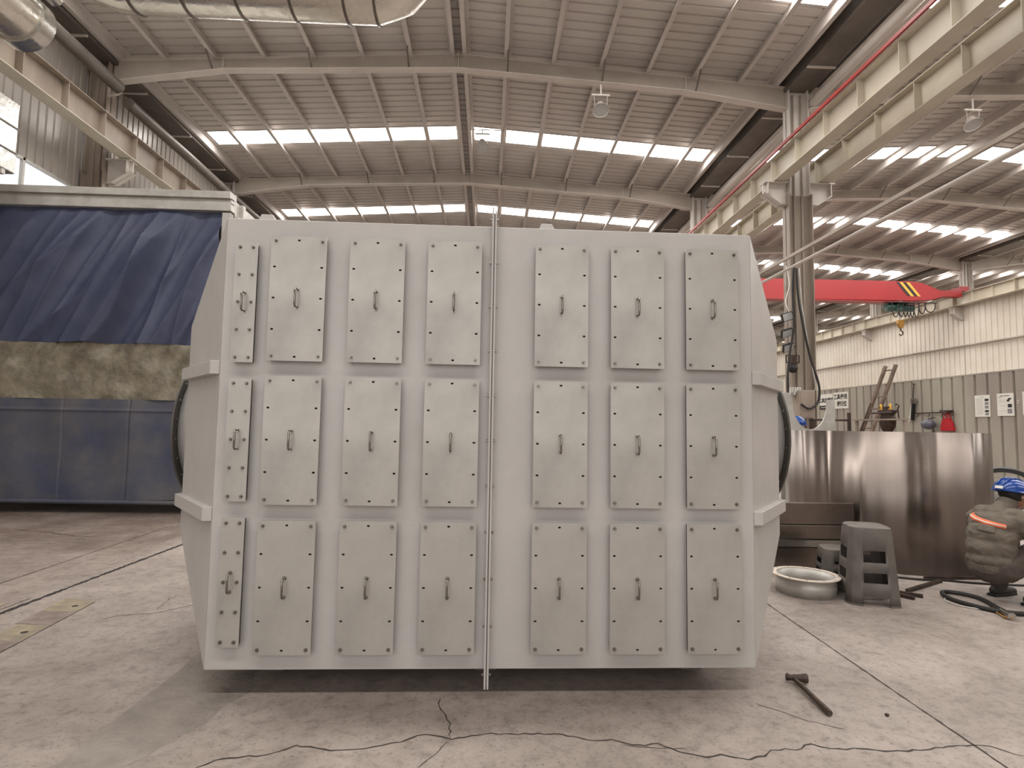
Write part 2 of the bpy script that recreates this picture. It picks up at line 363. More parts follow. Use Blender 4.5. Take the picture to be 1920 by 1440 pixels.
# right wall, below the far runway beam: pale ribbed sheet
struct('wall_right', ribbed_wall(20.72, YB, YE, 0, 7.35, 0.28, 0.03, 1), M['wall_cream'], fix=False)
struct('wall_far', MB().box(XL - .3, X3, YE, YE + 0.1, 0, 10), M['wall_cream'])
struct('wall_outer', MB().box(X3, X3 + 0.1, YB, YE, 0, 9.5), M['wall_cream'])
# back wall with the open gateway
bw = MB().box(XL - .3, -7.6, YB - .1, YB, 0, 9.8).box(5.2, X3, YB - .1, YB, 0, 9.8).box(-7.6, 5.2, YB - .1, YB, 7.0, 9.8)
struct('wall_back', bw, M['wall_left'])

# cracks and joints in the concrete
def crack(pts, w, m, name='crack', jit=0.008, zz=0.0012):
    P = [Vector((x, y, 0)) for x, y in pts]; out = []
    for i in range(len(P) - 1):
        k = max(1, int((P[i + 1] - P[i]).length / 0.03))
        for j in range(k):
            p = P[i].lerp(P[i + 1], j / k); out.append(p + Vector((random.uniform(-jit, jit), random.uniform(-jit, jit), 0)))
    out.append(P[-1]); vs = []; n = len(out)
    for i, p in enumerate(out):
        t = (out[min(i + 1, n - 1)] - out[max(i - 1, 0)]).normalized(); s = Vector((-t.y, t.x, 0))
        ww = w * random.uniform(0.5, 1.25) * (1 if 0 < i < n - 1 else 0.3) if jit else w
        vs += [p + s * ww / 2 + Vector((0, 0, zz)), p - s * ww / 2 + Vector((0, 0, zz))]
    MB().add(vs, [(2 * i, 2 * i + 1, 2 * i + 3, 2 * i + 2) for i in range(n - 1)]).build(name, m, FLOOR, fix=False)
c1 = [(-1.15, 2.49), (-1.1, 2.54), (-1.01, 2.56), (-.9, 2.57), (-.85, 2.62), (-.81, 2.65), (-.74, 2.63), (-.65, 2.61), (-.54, 2.61), (-.43, 2.64), (-.36, 2.67), (-.33, 2.70), (-.25, 2.73), (-.19, 2.71), (-.14, 2.69), (-.05, 2.71), (.04, 2.73), (.14, 2.73), (.23, 2.73), (.36, 2.72), (.51, 2.67), (.59, 2.68), (.66, 2.63), (.78, 2.64), (.87, 2.58), (.97, 2.54), (1.04, 2.55), (1.14, 2.52), (1.22, 2.54), (1.27, 2.59), (1.38, 2.59), (1.47, 2.63), (1.55, 2.59), (1.64, 2.59), (1.87, 2.57), (2.14, 2.61), (2.27, 2.61), (2.36, 2.53)]
crack(c1, 0.009, M['crack'])
crack([(-.22, 3.07), (-.21, 2.99), (-.18, 2.9), (-.15, 2.82), (-.14, 2.69)], 0.0065, M['crack'])
crack([(-.14, 2.69), (-.18, 2.6), (-.23, 2.53), (-.26, 2.47)], 0.004, M['crack'])
crack([(.9, 2.60), (.78, 2.6), (.70, 2.62), (.62, 2.64)], 0.004, M['crack'])
crack([(-2.69, 4.26), (-2.61, 4.34), (-2.52, 4.38), (-2.42, 4.39), (-2.36, 4.42), (-2.25, 4.56), (-1.9, 4.8)], 0.006, M['crack'])
crack([(-2.42, 4.47), (-2.47, 4.71), (-2.46, 4.88)], 0.004, M['crack'])
crack([(2.26, 11), (2.28, 4.66), (2.23, 3.22), (2.21, 2.44), (2.2, 1.2)], 0.011, M['crack'], 'floor_joint', 0.0015)
crack([(-4.07, 3.0), (-4.09, 5.15), (-4.18, 7.83), (-4.06, 7.99), (-3.9, 8.6)], 0.012, M['groove'], 'floor_joint', 0.0015)
crack([(-3.46, 2.0), (-3.46, 4.38), (-3.43, 6.75), (-3.42, 12)], 0.045, M['groove'], 'floor_channel', 0.0010)
crack([(-3.53, 3.6), (-3.53, 4.75)], 0.010, M['groove'], 'floor_channel', 0.0010)
crack([(-2.86, 3.2), (-2.88, 3.66), (-2.985, 4.66)], 0.010, M['groove'], 'floor_joint', 0.001)
crack([(-5.9, 7.6), (-5.3, 7.4), (-4.9, 7.2), (-4.6, 7.15)], 0.02, M['crack'])
crack([(1.72, 2.75), (1.55, 2.85), (1.40, 3.02)], 0.004, M['crack'])
def flat(poly, m, name, z=0.002):
    MB().add([(x, y, z) for x, y in poly], [tuple(range(len(poly)))]).build(name, m, FLOOR, fix=False)
flat([(-2.99, 4.66), (-3.27, 4.76), (-3.22, 4.45), (-2.96, 4.42)], M['plate_y'], 'painted_patch')
flat([(-2.96, 4.42), (-3.22, 4.45), (-3.19, 4.17), (-2.93, 4.12)], M['plate_d'], 'painted_patch')
flat([(-2.93, 4.12), (-3.16, 4.17), (-3.14, 3.88), (-2.90, 3.84)], M['plate_y'], 'painted_patch')
flat([(-2.90, 3.84), (-3.14, 3.88), (-3.12, 3.5), (-2.87, 3.5)], M['plate_d'], 'painted_patch')
flat([(-3.60, 4.62), (-3.60, 4.40), (-4.0, 4.40), (-4.0, 4.55)], M['plate_y'], 'painted_patch')
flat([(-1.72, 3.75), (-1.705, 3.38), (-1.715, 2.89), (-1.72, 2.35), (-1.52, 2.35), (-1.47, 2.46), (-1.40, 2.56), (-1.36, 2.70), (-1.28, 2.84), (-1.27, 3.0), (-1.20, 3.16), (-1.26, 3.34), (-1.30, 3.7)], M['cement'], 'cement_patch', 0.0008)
for x, y in ((-3.06, 4.55), (-3.0, 4.0)):
    MB().lathe([(0.001, 0.003), (0.022, 0.003)], (x, y, 0.0), 12).build('bolt_hole', M['groove'], FLOOR, fix=False)

# ================================================================== STEEL FRAME
def rafter_bottom(a, b, r, x):
    pts = [(a + 0.24, 8.6), (a + 2.55, 8.97), (r, 9.21), (b - 2.55, 8.90), (b - 0.24, 8.58)]
    for (xa, za), (xb, zb) in zip(pts, pts[1:]):
        if xa - 1e-6 <= x <= xb + 1e-6: return za + (zb - za) * (x - xa) / (xb - xa)
    return 8.6
PURL_OFF = [0.17, 1.08, 2.12, 3.17, 4.22, 5.27, 6.30]
def make_rafter(bay, k):
    a, b = ((XL, X1), (X1, X2), (X2, X3))[bay]; r = RID[bay]; y = FR[k]
    bayn = ('main bay over the grey housing', 'red crane bay on the right', 'outer bay beyond the right wall')[bay]
    t = thing('roof_rafter', '%s pale steel rafter from the camera across the %s' % (ORD[k], bayn), 'rafter', (r, y, 8.6), 0, 'steel rafters under the roof')
    xs = [a + 0.24, a + 2.55, r, b - 2.55, b - 0.24]; bot = [rafter_bottom(a, b, r, x) for x in xs]; top = [roof_z(x) - 0.215 for x in xs]
    MB().prism([(x, z) for x, z in zip(xs, bot)] + [(x, z) for x, z in zip(xs[::-1], top[::-1])], 'y', y - 0.006, y + 0.006).build('web', M['web'], t, world=True, fix=False)
    f = MB(); g = MB()
    for i in range(4):
        f.add([(xs[i], y - .1, bot[i]), (xs[i + 1], y - .1, bot[i + 1]), (xs[i + 1], y + .1, bot[i + 1]), (xs[i], y + .1, bot[i]),
               (xs[i], y - .1, bot[i] - .014), (xs[i + 1], y - .1, bot[i + 1] - .014), (xs[i + 1], y + .1, bot[i + 1] - .014), (xs[i], y + .1, bot[i] - .014)],
              [(0, 1, 2, 3), (4, 7, 6, 5), (0, 4, 5, 1), (3, 2, 6, 7), (0, 3, 7, 4), (1, 5, 6, 2)])
        g.add([(xs[i], y - .08, top[i]), (xs[i + 1], y - .08, top[i + 1]), (xs[i + 1], y + .08, top[i + 1]), (xs[i], y + .08, top[i])], [(0, 1, 2, 3)])
    f.build('bottom_flange', M['frame'], t, world=True); g.build('top_flange', M['frame'], t, world=True, fix=False, solid=0.01)
    for x in (a + 2.55, r, b - 2.55):
        MB().box(x - .008, x + .008, y - .085, y + .085, rafter_bottom(a, b, r, x), roof_z(x) - .19).build('stiffener', M['frame'], t, world=True)
    for off in (1.08, 3.17, 5.27):
        for s in (-1, 1):
            x = r + s * off
            if a + .4 < x < b - .4:
                zt = roof_z(x) - 0.17; zb = rafter_bottom(a, b, r, x) + 0.01
                MB().bar((x, y - 0.06, zb), (x, y - 0.48, zt), 0.035, 0.006).build('knee_brace', M['gutter'], t, world=True)
    return t
for bay, ks in ((0, (0, 1, 2)), (1, range(8)), (2, range(2, 8))):
    for k in ks: make_rafter(bay, k)

def make_purlin(x, s, label, y0=-5.9, y1=61.5, y00=None):
    z = roof_z(x) - 0.004
    m = MB(); h = 0.22; fw = 0.085
    prof = [(x - s * fw, z - h), (x, z - h), (x, z), (x + s * fw, z), (x + s * fw, z - .006), (x + s * .006, z - .006), (x + s * .006, z - h - .006), (x - s * fw, z - h - .006)]
    # Z-section: web at x, bottom flange to one side, top flange to the other
    o = m.prism(prof, 'y', y0, y1).build('roof_purlin', M['purlin']); return tag(o, label, 'purlin', 'roof purlins')
bn = ('main bay', 'red crane bay', 'outer bay')
for bay in range(3):
    a, b = ((XL, X1), (X1, X2), (X2, X3))[bay]; r = RID[bay]
    for i, off in enumerate(PURL_OFF):
        for s, sn in ((-1, 'left'), (1, 'right')):
            x = r + s * off
            if bay == 2 and (s == 1): continue
            make_purlin(x, s, '%s thin roof purlin %s of the ridge of the %s' % (ORD[i], sn, bn[bay]), y1=61.5 if bay else 40)
# eave members along the column lines
def long_bar(name, x0, x1, z0, z1, m, label, cat, y0=-5.8, y1=61, group=None):
    return tag(MB().box(x0, x1, y0, y1, z0, z1).build(name, m), label, cat, group)
for x, side, lab in ((XL + .42, 1, 'left edge of the main bay'), (X1 - .55, -1, 'right edge of the main bay'), (X1 + .55, 1, 'left edge of the red crane bay'), (X2 - .55, -1, 'right edge of the red crane bay')):
    make_purlin(x, side, 'eaves purlin along the %s' % lab)
def gutter(x, lab, w=.3):
    m = MB(); z = 9.26
    prof = [(x - w, z), (x - w, z - .28), (x + w, z - .28), (x + w, z), (x + w - .02, z), (x + w - .02, z - .26), (x - w + .02, z - .26), (x - w + .02, z)]
    t = thing('valley_gutter', lab, 'gutter', (x, 0, z - .28))
    m.prism(prof, 'y', -5.8, 61).build('trough', M['gutter'], t, world=True)
    k = MB().box(-w, w, 0, .05, 0, .03).build('hanger', M['frame'], t); k.location = (0, 3.2, -.03)
    for i in range(1, 28): sub(k, t, (0, 3.2 + 2 * i, -.03))
gutter(XL + .02, 'dark box gutter running along the top of the left columns')
gutter(X1, 'dark valley gutter above the columns right of the housing')
gutter(X2, 'dark valley gutter above the columns of the right wall')
def pipe(name, pts, r, m, label, cat, n=12, group=None):
    o = MB().tube(pts, r, n).build(name, m, smooth=True); return tag(o, label, cat, group)
pipe('roof_pipe', [(-7.85, -5, 8.32), (-7.85, 11.9, 8.32)], 0.13, M['gutter'], 'fat grey pipe under the left gutter ending at the nearest rafter', 'pipe')
pipe('roof_pipe', [(7.12, -5, 8.72), (7.12, 60, 8.72)], 0.10, M['frame'], 'pale round pipe running under the gutter right of the housing', 'pipe')
pipe('roof_pipe', [(-7.95, 12.4, 8.26), (-7.95, 60, 8.26)], 0.12, M['gutter'], 'grey pipe under the left gutter beyond the nearest rafter', 'pipe')
pipe('roof_pipe', [(-8.10, 12.0, 8.50), (-7.92, 12.0, 8.48), (-7.87, 12.0, 8.43), (-7.86, 12.0, 8.36), (-7.87, 12.0, 8.28), (-7.92, 12.0, 8.24), (-8.12, 12.0, 8.20)], 0.032, M['frame'], 'short pale elbow pipe at the head of the left column', 'pipe')

def make_column(x, k, wide, label, hmax=9.0, z1=None, brackets=True, low=True, col='frame'):
    y = FR[k]; t = thing('steel_column', label, 'column', (x, y, 0), 0, 'steel columns')
    m = MB(); w = wide / 2; zb = 6.6
    m.box(x - w, x - w + .02, y - .14, y + .14, 0, zb).box(x + w - .02, x + w, y - .14, y + .14, 0, zb).box(x - w, x + w, y - .01, y + .01, 0, zb)
    m.build('lower_shaft', M['col'], t, world=True)
    m = MB(); w2 = w * .84
    m.box(x - w2, x - w2 + .02, y - .13, y + .13, zb, hmax).box(x + w2 - .02, x + w2, y - .13, y + .13, zb, hmax).box(x - w2, x + w2, y - .01, y + .01, zb, hmax)
    m.build('upper_shaft', M['frame'] if col == 'frame' else M['col'], t, world=True)
    m = MB()
    for q in (-.33, .33): m.tube([(x + q * w, y - .04, 0), (x + q * w, y - .04, 8.9)], .022, 6)
    m.build('downpipe', M['col'], t, world=True, smooth=True)
    m = MB().box(x - w - .06, x + w + .06, y - .2, y + .2, 0, .03); m.build('base_plate', M['col'], t, world=True)
    if brackets:
        for s in ((-1, 1) if x > -8 else (1,)):
            if x > 20 and s == 1: continue
            m = MB(); xi = x + s * (w + .001); xo = x + s * (w + .52)
            m.prism([(xi, 6.36), (x + s * (w + .15), 6.36), (xo, 6.62), (xo, 6.86), (xi, 6.86)], 'y', y - .01, y + .01)
            m.box(min(xi, xo), max(xi, xo), y - .13, y + .13, 6.85, 6.87)
            for za, zc, xa, xb2 in ((6.36, 6.36, xi, x + s * (w + .15)), (6.36, 6.62, x + s * (w + .15), xo)):
                m.add([(xa, y - .12, za), (xb2, y - .12, zc), (xb2, y + .12, zc), (xa, y + .12, za)], [(0, 1, 2, 3)])
            m.box(x + s * (w + .44) - .008, x + s * (w + .44) + .008, y - .12, y + .12, 6.60, 6.86)
            m.build('runway_bracket', M['frame'], t, world=True, fix=False)
    return t
for k in range(3):
    make_column(-8.38, k, .46, '%s left-hand steel column from the camera, by the tarpaulin booth' % ORD[k], brackets=True, col='col' if k == 0 else 'frame')
for k in range(8):
    make_column(X1 - .03, k, .54, '%s steel column of the row right of the grey housing' % ORD[k])
for k in range(8):
    make_column(X2 - .02, k, .5, '%s steel column along the pale right wall' % ORD[k])

def runway(x, z0, z1, label, y0=-5.8, y1=61, wm='crane_beam', w=.28):
    t = thing('crane_runway_beam', label, 'beam', (x, 0, z0), 0, 'crane runway beams')
    MB().box(x - w / 2, x + w / 2, y0, y1, z0, z0 + .016).build('bottom_flange', M['crane_beam'], t, world=True)
    MB().box(x - w / 2, x + w / 2, y0, y1, z1 - .016, z1).box(x - .006, x + .006, y0, y1, z0 + .016, z1 - .016).build('web', M[wm], t, world=True, fix=False)
    k = MB().box(-w / 2 + .01, w / 2 - .01, 0, .012, .016, z1 - z0 - .016).build('stiffener', M[wm], t); k.location = (0, 2.2, 0)
    for i in range(1, 56): sub(k, t, (0, 2.2 + i, 0))
    MB().box(x - .025, x + .025, y0, y1, z1, z1 + .05).build('crane_rail', M['gutter'], t, world=True)
    return t
runway(-7.72, 6.88, 7.42, 'crane runway beam along the left columns above the booth', wm='col')  # darker column paint on this web carries the left bay's shade
ra = runway(6.32, 6.88, 7.42, 'crane runway beam with the red conductor rail, left of the column row')
runway(7.32, 6.88, 7.42, 'crane runway beam on the right side of the column row')
runway(20.45, 6.95, 7.45, 'crane runway beam carrying the red crane along the right wall')
tag(MB().box(6.12, 6.16, -5, 60, 7.43, 7.49).build('conductor_rail', M['redrail']), 'thin red conductor rail along the runway beam', 'rail')
for i, (x, z) in enumerate(((5.92, 4.84), (6.08, 4.70))):
    o = MB().box(x - .022, x + .022, -4, 58, z - .03, z + .03).build('service_rail', M['col']) if i == 0 else MB().tube([(x, -4, z), (x, 58, z)], .03, 10).build('service_pipe', M['frame'], smooth=True)
    tag(o, ('dark flat service rail crossing in front of the column', 'pale round service pipe just below the dark service rail')[i], ('rail', 'pipe')[i])
pipe('wall_pipe', [(20.6, 0, 5.12), (20.6, 60, 5.3)], .05, M['col'], 'long horizontal pipe along the pale right wall', 'pipe', 8)

# high-bay lamps
def lamp(loc, label, stem=None, span=None):
    t = thing('high_bay_lamp', label, 'lamp', loc, 0, 'round high bay lamps')
    MB().box(-.2, .2, -.02, .02, .34, .37).build('mounting_bar', M['white'], t)
    if stem: MB().box(-.015, .015, -.015, .015, .37, stem).build('stem', M['white'], t)
    if span: MB().box(span[0], span[1], -.01, .01, .46, .48).box(-.015, .015, -.015, .015, .37, .47).box(span[0], span[0] + .02, -.01, .01, .46, .70).box(span[1] - .02, span[1], -.01, .01, .46, .70).build('cross_bar', M['frame'], t)
    for s in (-1, 1): MB().tube([(s * .15, 0, .36), (s * .13, 0, .05)], .008, 6).build('hanger', M['frame'], t)
    MB().lathe([(.001, .20), (.09, .20), (.10, .14), (.18, .02), (.185, 0), (.175, 0), (.165, .015)], (0, 0, 0), 28).build('reflector', M['frame'], t, smooth=True)
    MB().lathe([(.001, .012), (.162, .012)], (0, 0, 0), 28).build('diffuser', M['lampglass'], t, smooth=True)
    for c_ in t.children:
        if c_.name.split('.')[0] in ('reflector', 'diffuser'): c_.rotation_euler = (radians(-24), 0, 0)
lamp((2.36, 12.2, 8.40), 'round lamp hanging under the nearest rafter of the main bay', stem=.60)
lamp((-.30, 15.0, 8.87), 'round lamp below the skylight strip beside the ridge', span=(-.33, .58))
lamp((-.30, 22.6, 8.87), 'small distant round lamp just above the housing top', span=(-.33, .58))
lamp((10.9, 12.2, 8.40), 'round lamp hanging in the red crane bay at upper right', stem=.62)

# ================================================================== DUCTS (upper left)
t = thing('ventilation_duct', 'silver foil-clad round duct crossing the top of the picture', 'duct', (-3.2, 8.0, 7.6))
R0 = .44; zc = 7.66
pts = [(-5.9, 6.4, zc), (-5.9, 7.2, zc), (-5.78, 7.72, zc), (-5.35, 8.0, zc), (-4.5, 8, zc), (-3.5, 8, zc), (-2.5, 8, zc), (-1.75, 8, zc), (-1.45, 7.9, zc + .05), (-1.1, 7.6, zc + .2), (-.9, 7.2, zc + .38), (-.8, 6.2, zc + .6)]
MB().tube(pts, R0, 28).build('duct_run', M['foil'], t, world=True, smooth=True)
for x in (-5.15, -4.4, -3.65, -2.9, -2.15, -1.72):
    m = MB(); m.lathe([(R0 + .002, -.018), (R0 + .014, -.018), (R0 + .014, .018), (R0 + .002, .018)], (x, 8.0, zc), 32, 'x', closed_prof=True); m.build('band', M['duct_band'], t, world=True, smooth=True)
for x, hh in ((-4.4, 1), (-2.15, 1)):
    MB().tube([(x, 8.0, zc + R0), (x, 8.0, roof_z(x) - .01)], .01, 6).build('hanger_rod', M['gutter'], t, world=True)
t = thing('exhaust_duct', 'silver insulated round duct end high on the left wall', 'duct', (-5.20, 4, 5.75))
EX, EZ, ER = -5.20, 5.75, .27
MB().tube([(EX, 1.0, EZ), (EX, 6.35, EZ)], ER, 28).build('duct_run', M['foil'], t, world=True, smooth=True)
for y in (3.4, 4.5, 5.55):
    MB().lathe([(ER + .001, -.02), (ER + .014, -.02), (ER + .014, .02), (ER + .001, .02)], (EX, y, EZ), 32, 'y', closed_prof=True).build('band', M['duct_band'], t, world=True, smooth=True)
MB().lathe([(ER + .001, -.09), (ER + .03, -.09), (ER + .03, .09), (ER + .001, .09)], (EX, 6.25, EZ), 32, 'y', closed_prof=True).build('end_ring', M['silver'], t, world=True, smooth=True)
MB().tube([(EX + .3, 1.0, EZ + .3), (EX + .3, 6.3, EZ + .3)], .08, 14).build('side_pipe', M['silver'], t, world=True, smooth=True)
for y in (3.0, 5.5): MB().tube([(EX, y, EZ + ER), (EX, y, 9.45)], .012, 6).build('hanger_rod', M['gutter'], t, world=True)
t = thing('air_unit', 'tall silver-clad air handling casing at the left edge above the booth', 'machine', (-7.5, 7.3, 4.85))
m = MB().box(-7.95, -7.0, 5.2, 8.50, 4.95, 6.02).build('casing', M['silver'], t, world=True, bevel=.02)
m = MB()
for z in (5.25, 5.62): m.box(-6.999, -6.985, 5.2, 8.50, z, z + .02)
m.build('seam', M['duct_band'], t, world=True)
MB().box(-7.6, -7.5, 5.25, 5.35, 0, 4.95).build('leg', M['frame'], t, world=True)
for y in (5.6, 8.3): MB().box(-8.64, -7.0, y - .03, y + .03, 4.88, 4.95).build('wall_bracket', M['frame'], t, world=True)

# ================================================================== TARPAULIN BOOTH (left)
BY = 8.9
t = thing('spray_booth', 'large booth closed with a navy tarpaulin and clouded middle strip', 'booth', (-5.8, BY, 0))
hb = MB().box(-7.95, -4.03, BY - .1, BY + .1, 4.82, 4.93)
hb.box(-7.95, -4.03, BY - .05, BY + .1, 4.64, 4.82); hb.build('header_beam', M['alu'], t, world=True, bevel=.006)
MB().box(-4.13, -4.03, BY + .1, BY + .13, 4.60, 4.95).build('end_plate', M['alu'], t, world=True)
sl = MB()
for z in (4.75, 4.82): sl.box(-4.029, -4.026, BY - .05, BY + .05, z, z + .012)
sl.build('slot', M['darkhole'], t, world=True)
MB().box(-4.17, -4.05, BY - .02, BY + .1, .0, 4.62).build('post', M['paint'], t, world=True)
MB().box(-7.95, -7.85, BY, BY + .1, .0, 4.62).build('post', M['paint'], t, world=True)
MB().box(-4.15, -4.05, BY + .13, 16.5, .0, 4.78).build('side_wall', M['alu'], t, world=True)
MB().box(-7.95, -4.05, BY + .1, 16.5, 4.78, 4.86).build('booth_roof', M['alu'], t, world=True)
MB().box(-7.95, -4.15, 16.4, 16.5, 0, 4.78).build('rear_wall', M['gutter'], t, world=True)
m = MB(); m.box(-4.02, -3.98, BY + .1, 16.4, 4.5, 4.60)
for y in (BY + .3, 11, 13.2, 15.4): m.box(-4.05, -3.99, y, y + .08, 0, 4.86)
m.build('side_rib', M['alu'], t, world=True)
def fold(x, z, amp, k):
    u = (x * .75 - z * .42)
    return amp * (sin(u * 7.3 + .8 * sin(z * 1.3)) * .45 + (1 - abs(sin(u * 6.6 + 1.3 * sin(x * 1.7 + z * .6)))) ** 1.5 * .55 + (1 - abs(sin(u * 11.3 + 1.1 * sin(x * 2.3 - z)))) ** 1.5 * .28 + max(0, sin(u * 4.4 + 1.1)) ** 3 * .5)
def curtain(z0, z1, amp, mode, nu=220, nv=90):
    def fn(u, v):
        x = -7.9 + (7.9 - 4.17) * u; z = z0 + (z1 - z0) * v
        if mode == 0:
            ee = min(1, (z1 - z) / .5) ; d = fold(x, z, amp, 1) * (.2 + .8 * ee) * (.35 + .65 * min(1, (x + 7.9) / 1.2)) 
            d += .10 * sin(pi * v) * sin(pi * u)
        elif mode == 1:
            d = fold(x, z, amp, 1) * v ** 1.5 + .012 * sin(x * 9 + z * 5) + .010 * sin(z * 14 + x * 3)
        else:
            d = amp * (.4 * sin(x * 3.1) + .25 * sin(x * 7 + z * 1.5) + .2 * sin(z * 5 + x))
            d += .02 * max(0, 1 - abs(z - (z1 - .17)) / .03) - .02 * max(0, 1 - abs(((x + 7.9) % 1.0) - .5) / .015)
        return (x, BY + .05 - d, z)
    return MB().grid(fn, nu, nv)
curtain(2.55, 4.66, .17, 0).build('upper_tarpaulin', M['navy'], t, world=True, smooth=True, fix=False)
curtain(1.70, 2.55, .10, 1, 200, 50).build('clear_strip', M['plastic_strip'], t, world=True, smooth=True, fix=False)
curtain(.20, 1.70, .05, 2, 300, 80).build('lower_tarpaulin', M['navy2'], t, world=True, smooth=True, fix=False)
MB().tube([(-7.9, BY + .03, .18), (-4.2, BY + .03, .16)], .035, 10).build('bottom_bar', M['navy2'], t, world=True, smooth=True)

# ================================================================== THE GREY HOUSING
RZ = radians(0.4935)
H = thing('filter_housing', 'large light grey steel housing with rows of bolted access panels', 'machine housing', (0.015, 3.077, 0), RZ)
W2, Z0, Z1, DP = 1.425, .145, 2.483, 2.5
T = .004
MB().box(-W2, W2, 0, DP, Z0, Z1).build('body', M['paint'], H, bevel=.004)
zm = (Z0 + Z1) / 2
for s in (-1, 1):
    # tapering side hood
    a = [(0, Z0), (DP, Z0), (DP, Z1), (0, Z1)]; b = [(.55, .74), (DP - .55, .74), (DP - .55, 1.985), (.55, 1.985)]
    vs = [(s * W2, y, z) for y, z in a] + [(s * (W2 + .43), y, z) for y, z in b]
    MB().add(vs, [(0, 1, 2, 3), (4, 5, 6, 7)] + [(i, (i + 1) % 4, 4 + (i + 1) % 4, 4 + i) for i in range(4)]).build('side_hood', M['paint'], H, bevel=.004)
    # short duct stub and bolted ring flange
    yc, zc = DP / 2, 1.345
    MB().lathe([(.46, 0), (.46, s * .17)], (s * (W2 + .43), yc, zc), 64, 'x').build('duct_stub', M['paint'], H, smooth=True, solid=.006)
    xf = s * (W2 + .60)
    fg = MB().lathe([(.455, 0), (.525, 0), (.525, s * .012), (.455, s * .012)], (xf, yc, zc), 72, 'x', closed_prof=True).build('ring_flange', M['flange'], H, smooth=True)
    for k in range(24):
        an = 2 * pi * (k + .5) / 24
        MB().lathe([(.001, -s * .006), (.007, -s * .006), (.007, 0)], (xf, yc + .492 * cos(an), zc + .492 * sin(an)), 8, 'x').build('bolt', M['steel'], fg)
    # two stiffening tubes across the hood
    for zt in (1.682, .922):
        m = MB(); hh = .036
        def hoodx(z, y):   # x of the sloped front face of the hood at depth y
            return s * (W2 + .43 * y / .55)
        pl = [(s * (W2 + .0005), -.002), (s * (W2 + .050), -.002), (s * (W2 + .475), .555), (s * (W2 + .43), .62), (s * (W2 + .0005), .06)]
        m.prism(pl, 'z', zt - hh, zt + hh).build('stiffener_tube', M['paint'], H, bevel=.003)
# flange strip down the middle seam, two plates with bolts
sm = MB().box(-.012, -.003, -.05, .02, .065, 2.575); sm.box(.003, .012, -.05, .02, .065, 2.555); sm.build('seam_flange', M['paint'], H)
MB().box(-.0029, .0029, -.045, .01, .075, 2.54).build('gasket_or_shade', M['gutter'], H)
z = .13
while z < 2.56:
    MB().tube([(-.024, -.03, z), (.024, -.03, z)], .0065, 6).build('seam_bolt', M['bolt'], H, smooth=False); z += .238
for x in (-1.24, .29):
    MB().prism([(x - .045, Z1), (x + .055, Z1), (x + .03, Z1 + .045), (x - .03, Z1 + .045)], 'y', .05, .075).build('lifting_lug', M['paint'], H, bevel=.003)
MB().prism([(W2 - .02, 0.3), (W2 + .012, .3), (W2 + .012, 2.40), (W2 + .004, 2.43), (W2 - .02, 2.43)], 'y', .02, .028).build('edge_strip', M['paint'], H)
for x in (-1.2, 0, 1.2):
    for y in (.4, DP - .4): MB().box(x - .06, x + .06, y - .06, y + .06, 0, Z0).build('foot', M['gutter'], H)
# access panels
S = 3.047; OX = .0415
COLS = [(-.43201, -.39425), (-.37193, -.27715), (-.23678, -.14220), (-.10160, -.00775), (.08725, .18146), (.22215, .31712), (.35676, .45264)]
ROWS = [(.32192, .10447), (.07853, -.13852), (-.16504, -.38312)]
ROWN = [(.30869, .10056), (.07316, -.13366), (-.16066, -.37070)]
def handle_mesh(L=.104):
    pts = [(0, 0, -L / 2 + .004), (0, -.022, -L / 2 + .004), (0, -.030, -L / 2 + .008), (0, -.034, -L / 2 + .016), (0, -.034, L / 2 - .016), (0, -.030, L / 2 - .008), (0, -.022, L / 2 - .004), (0, 0, L / 2 - .004)]
    m = MB().tube(pts, .0054, 10); m.lathe([(.001, -.004), (.010, -.004), (.010, 0)], (0, 0, -L / 2 + .004), 12, 'y'); m.lathe([(.001, -.004), (.010, -.004), (.010, 0)], (0, 0, L / 2 - .004), 12, 'y')
    return m
def bolt_mb():
    m = MB().lathe([(.0005, -.015), (.004, -.015), (.004, -.010)], (0, 0, 0), 10, 'y')
    m.lathe([(.004, -.010), (.0075, -.010), (.0075, -.002)], (0, 0, 0), 6, 'y'); m.lathe([(.0075, -.002), (.0098, -.002), (.0098, 0)], (0, 0, 0), 14, 'y'); return m
first = {}
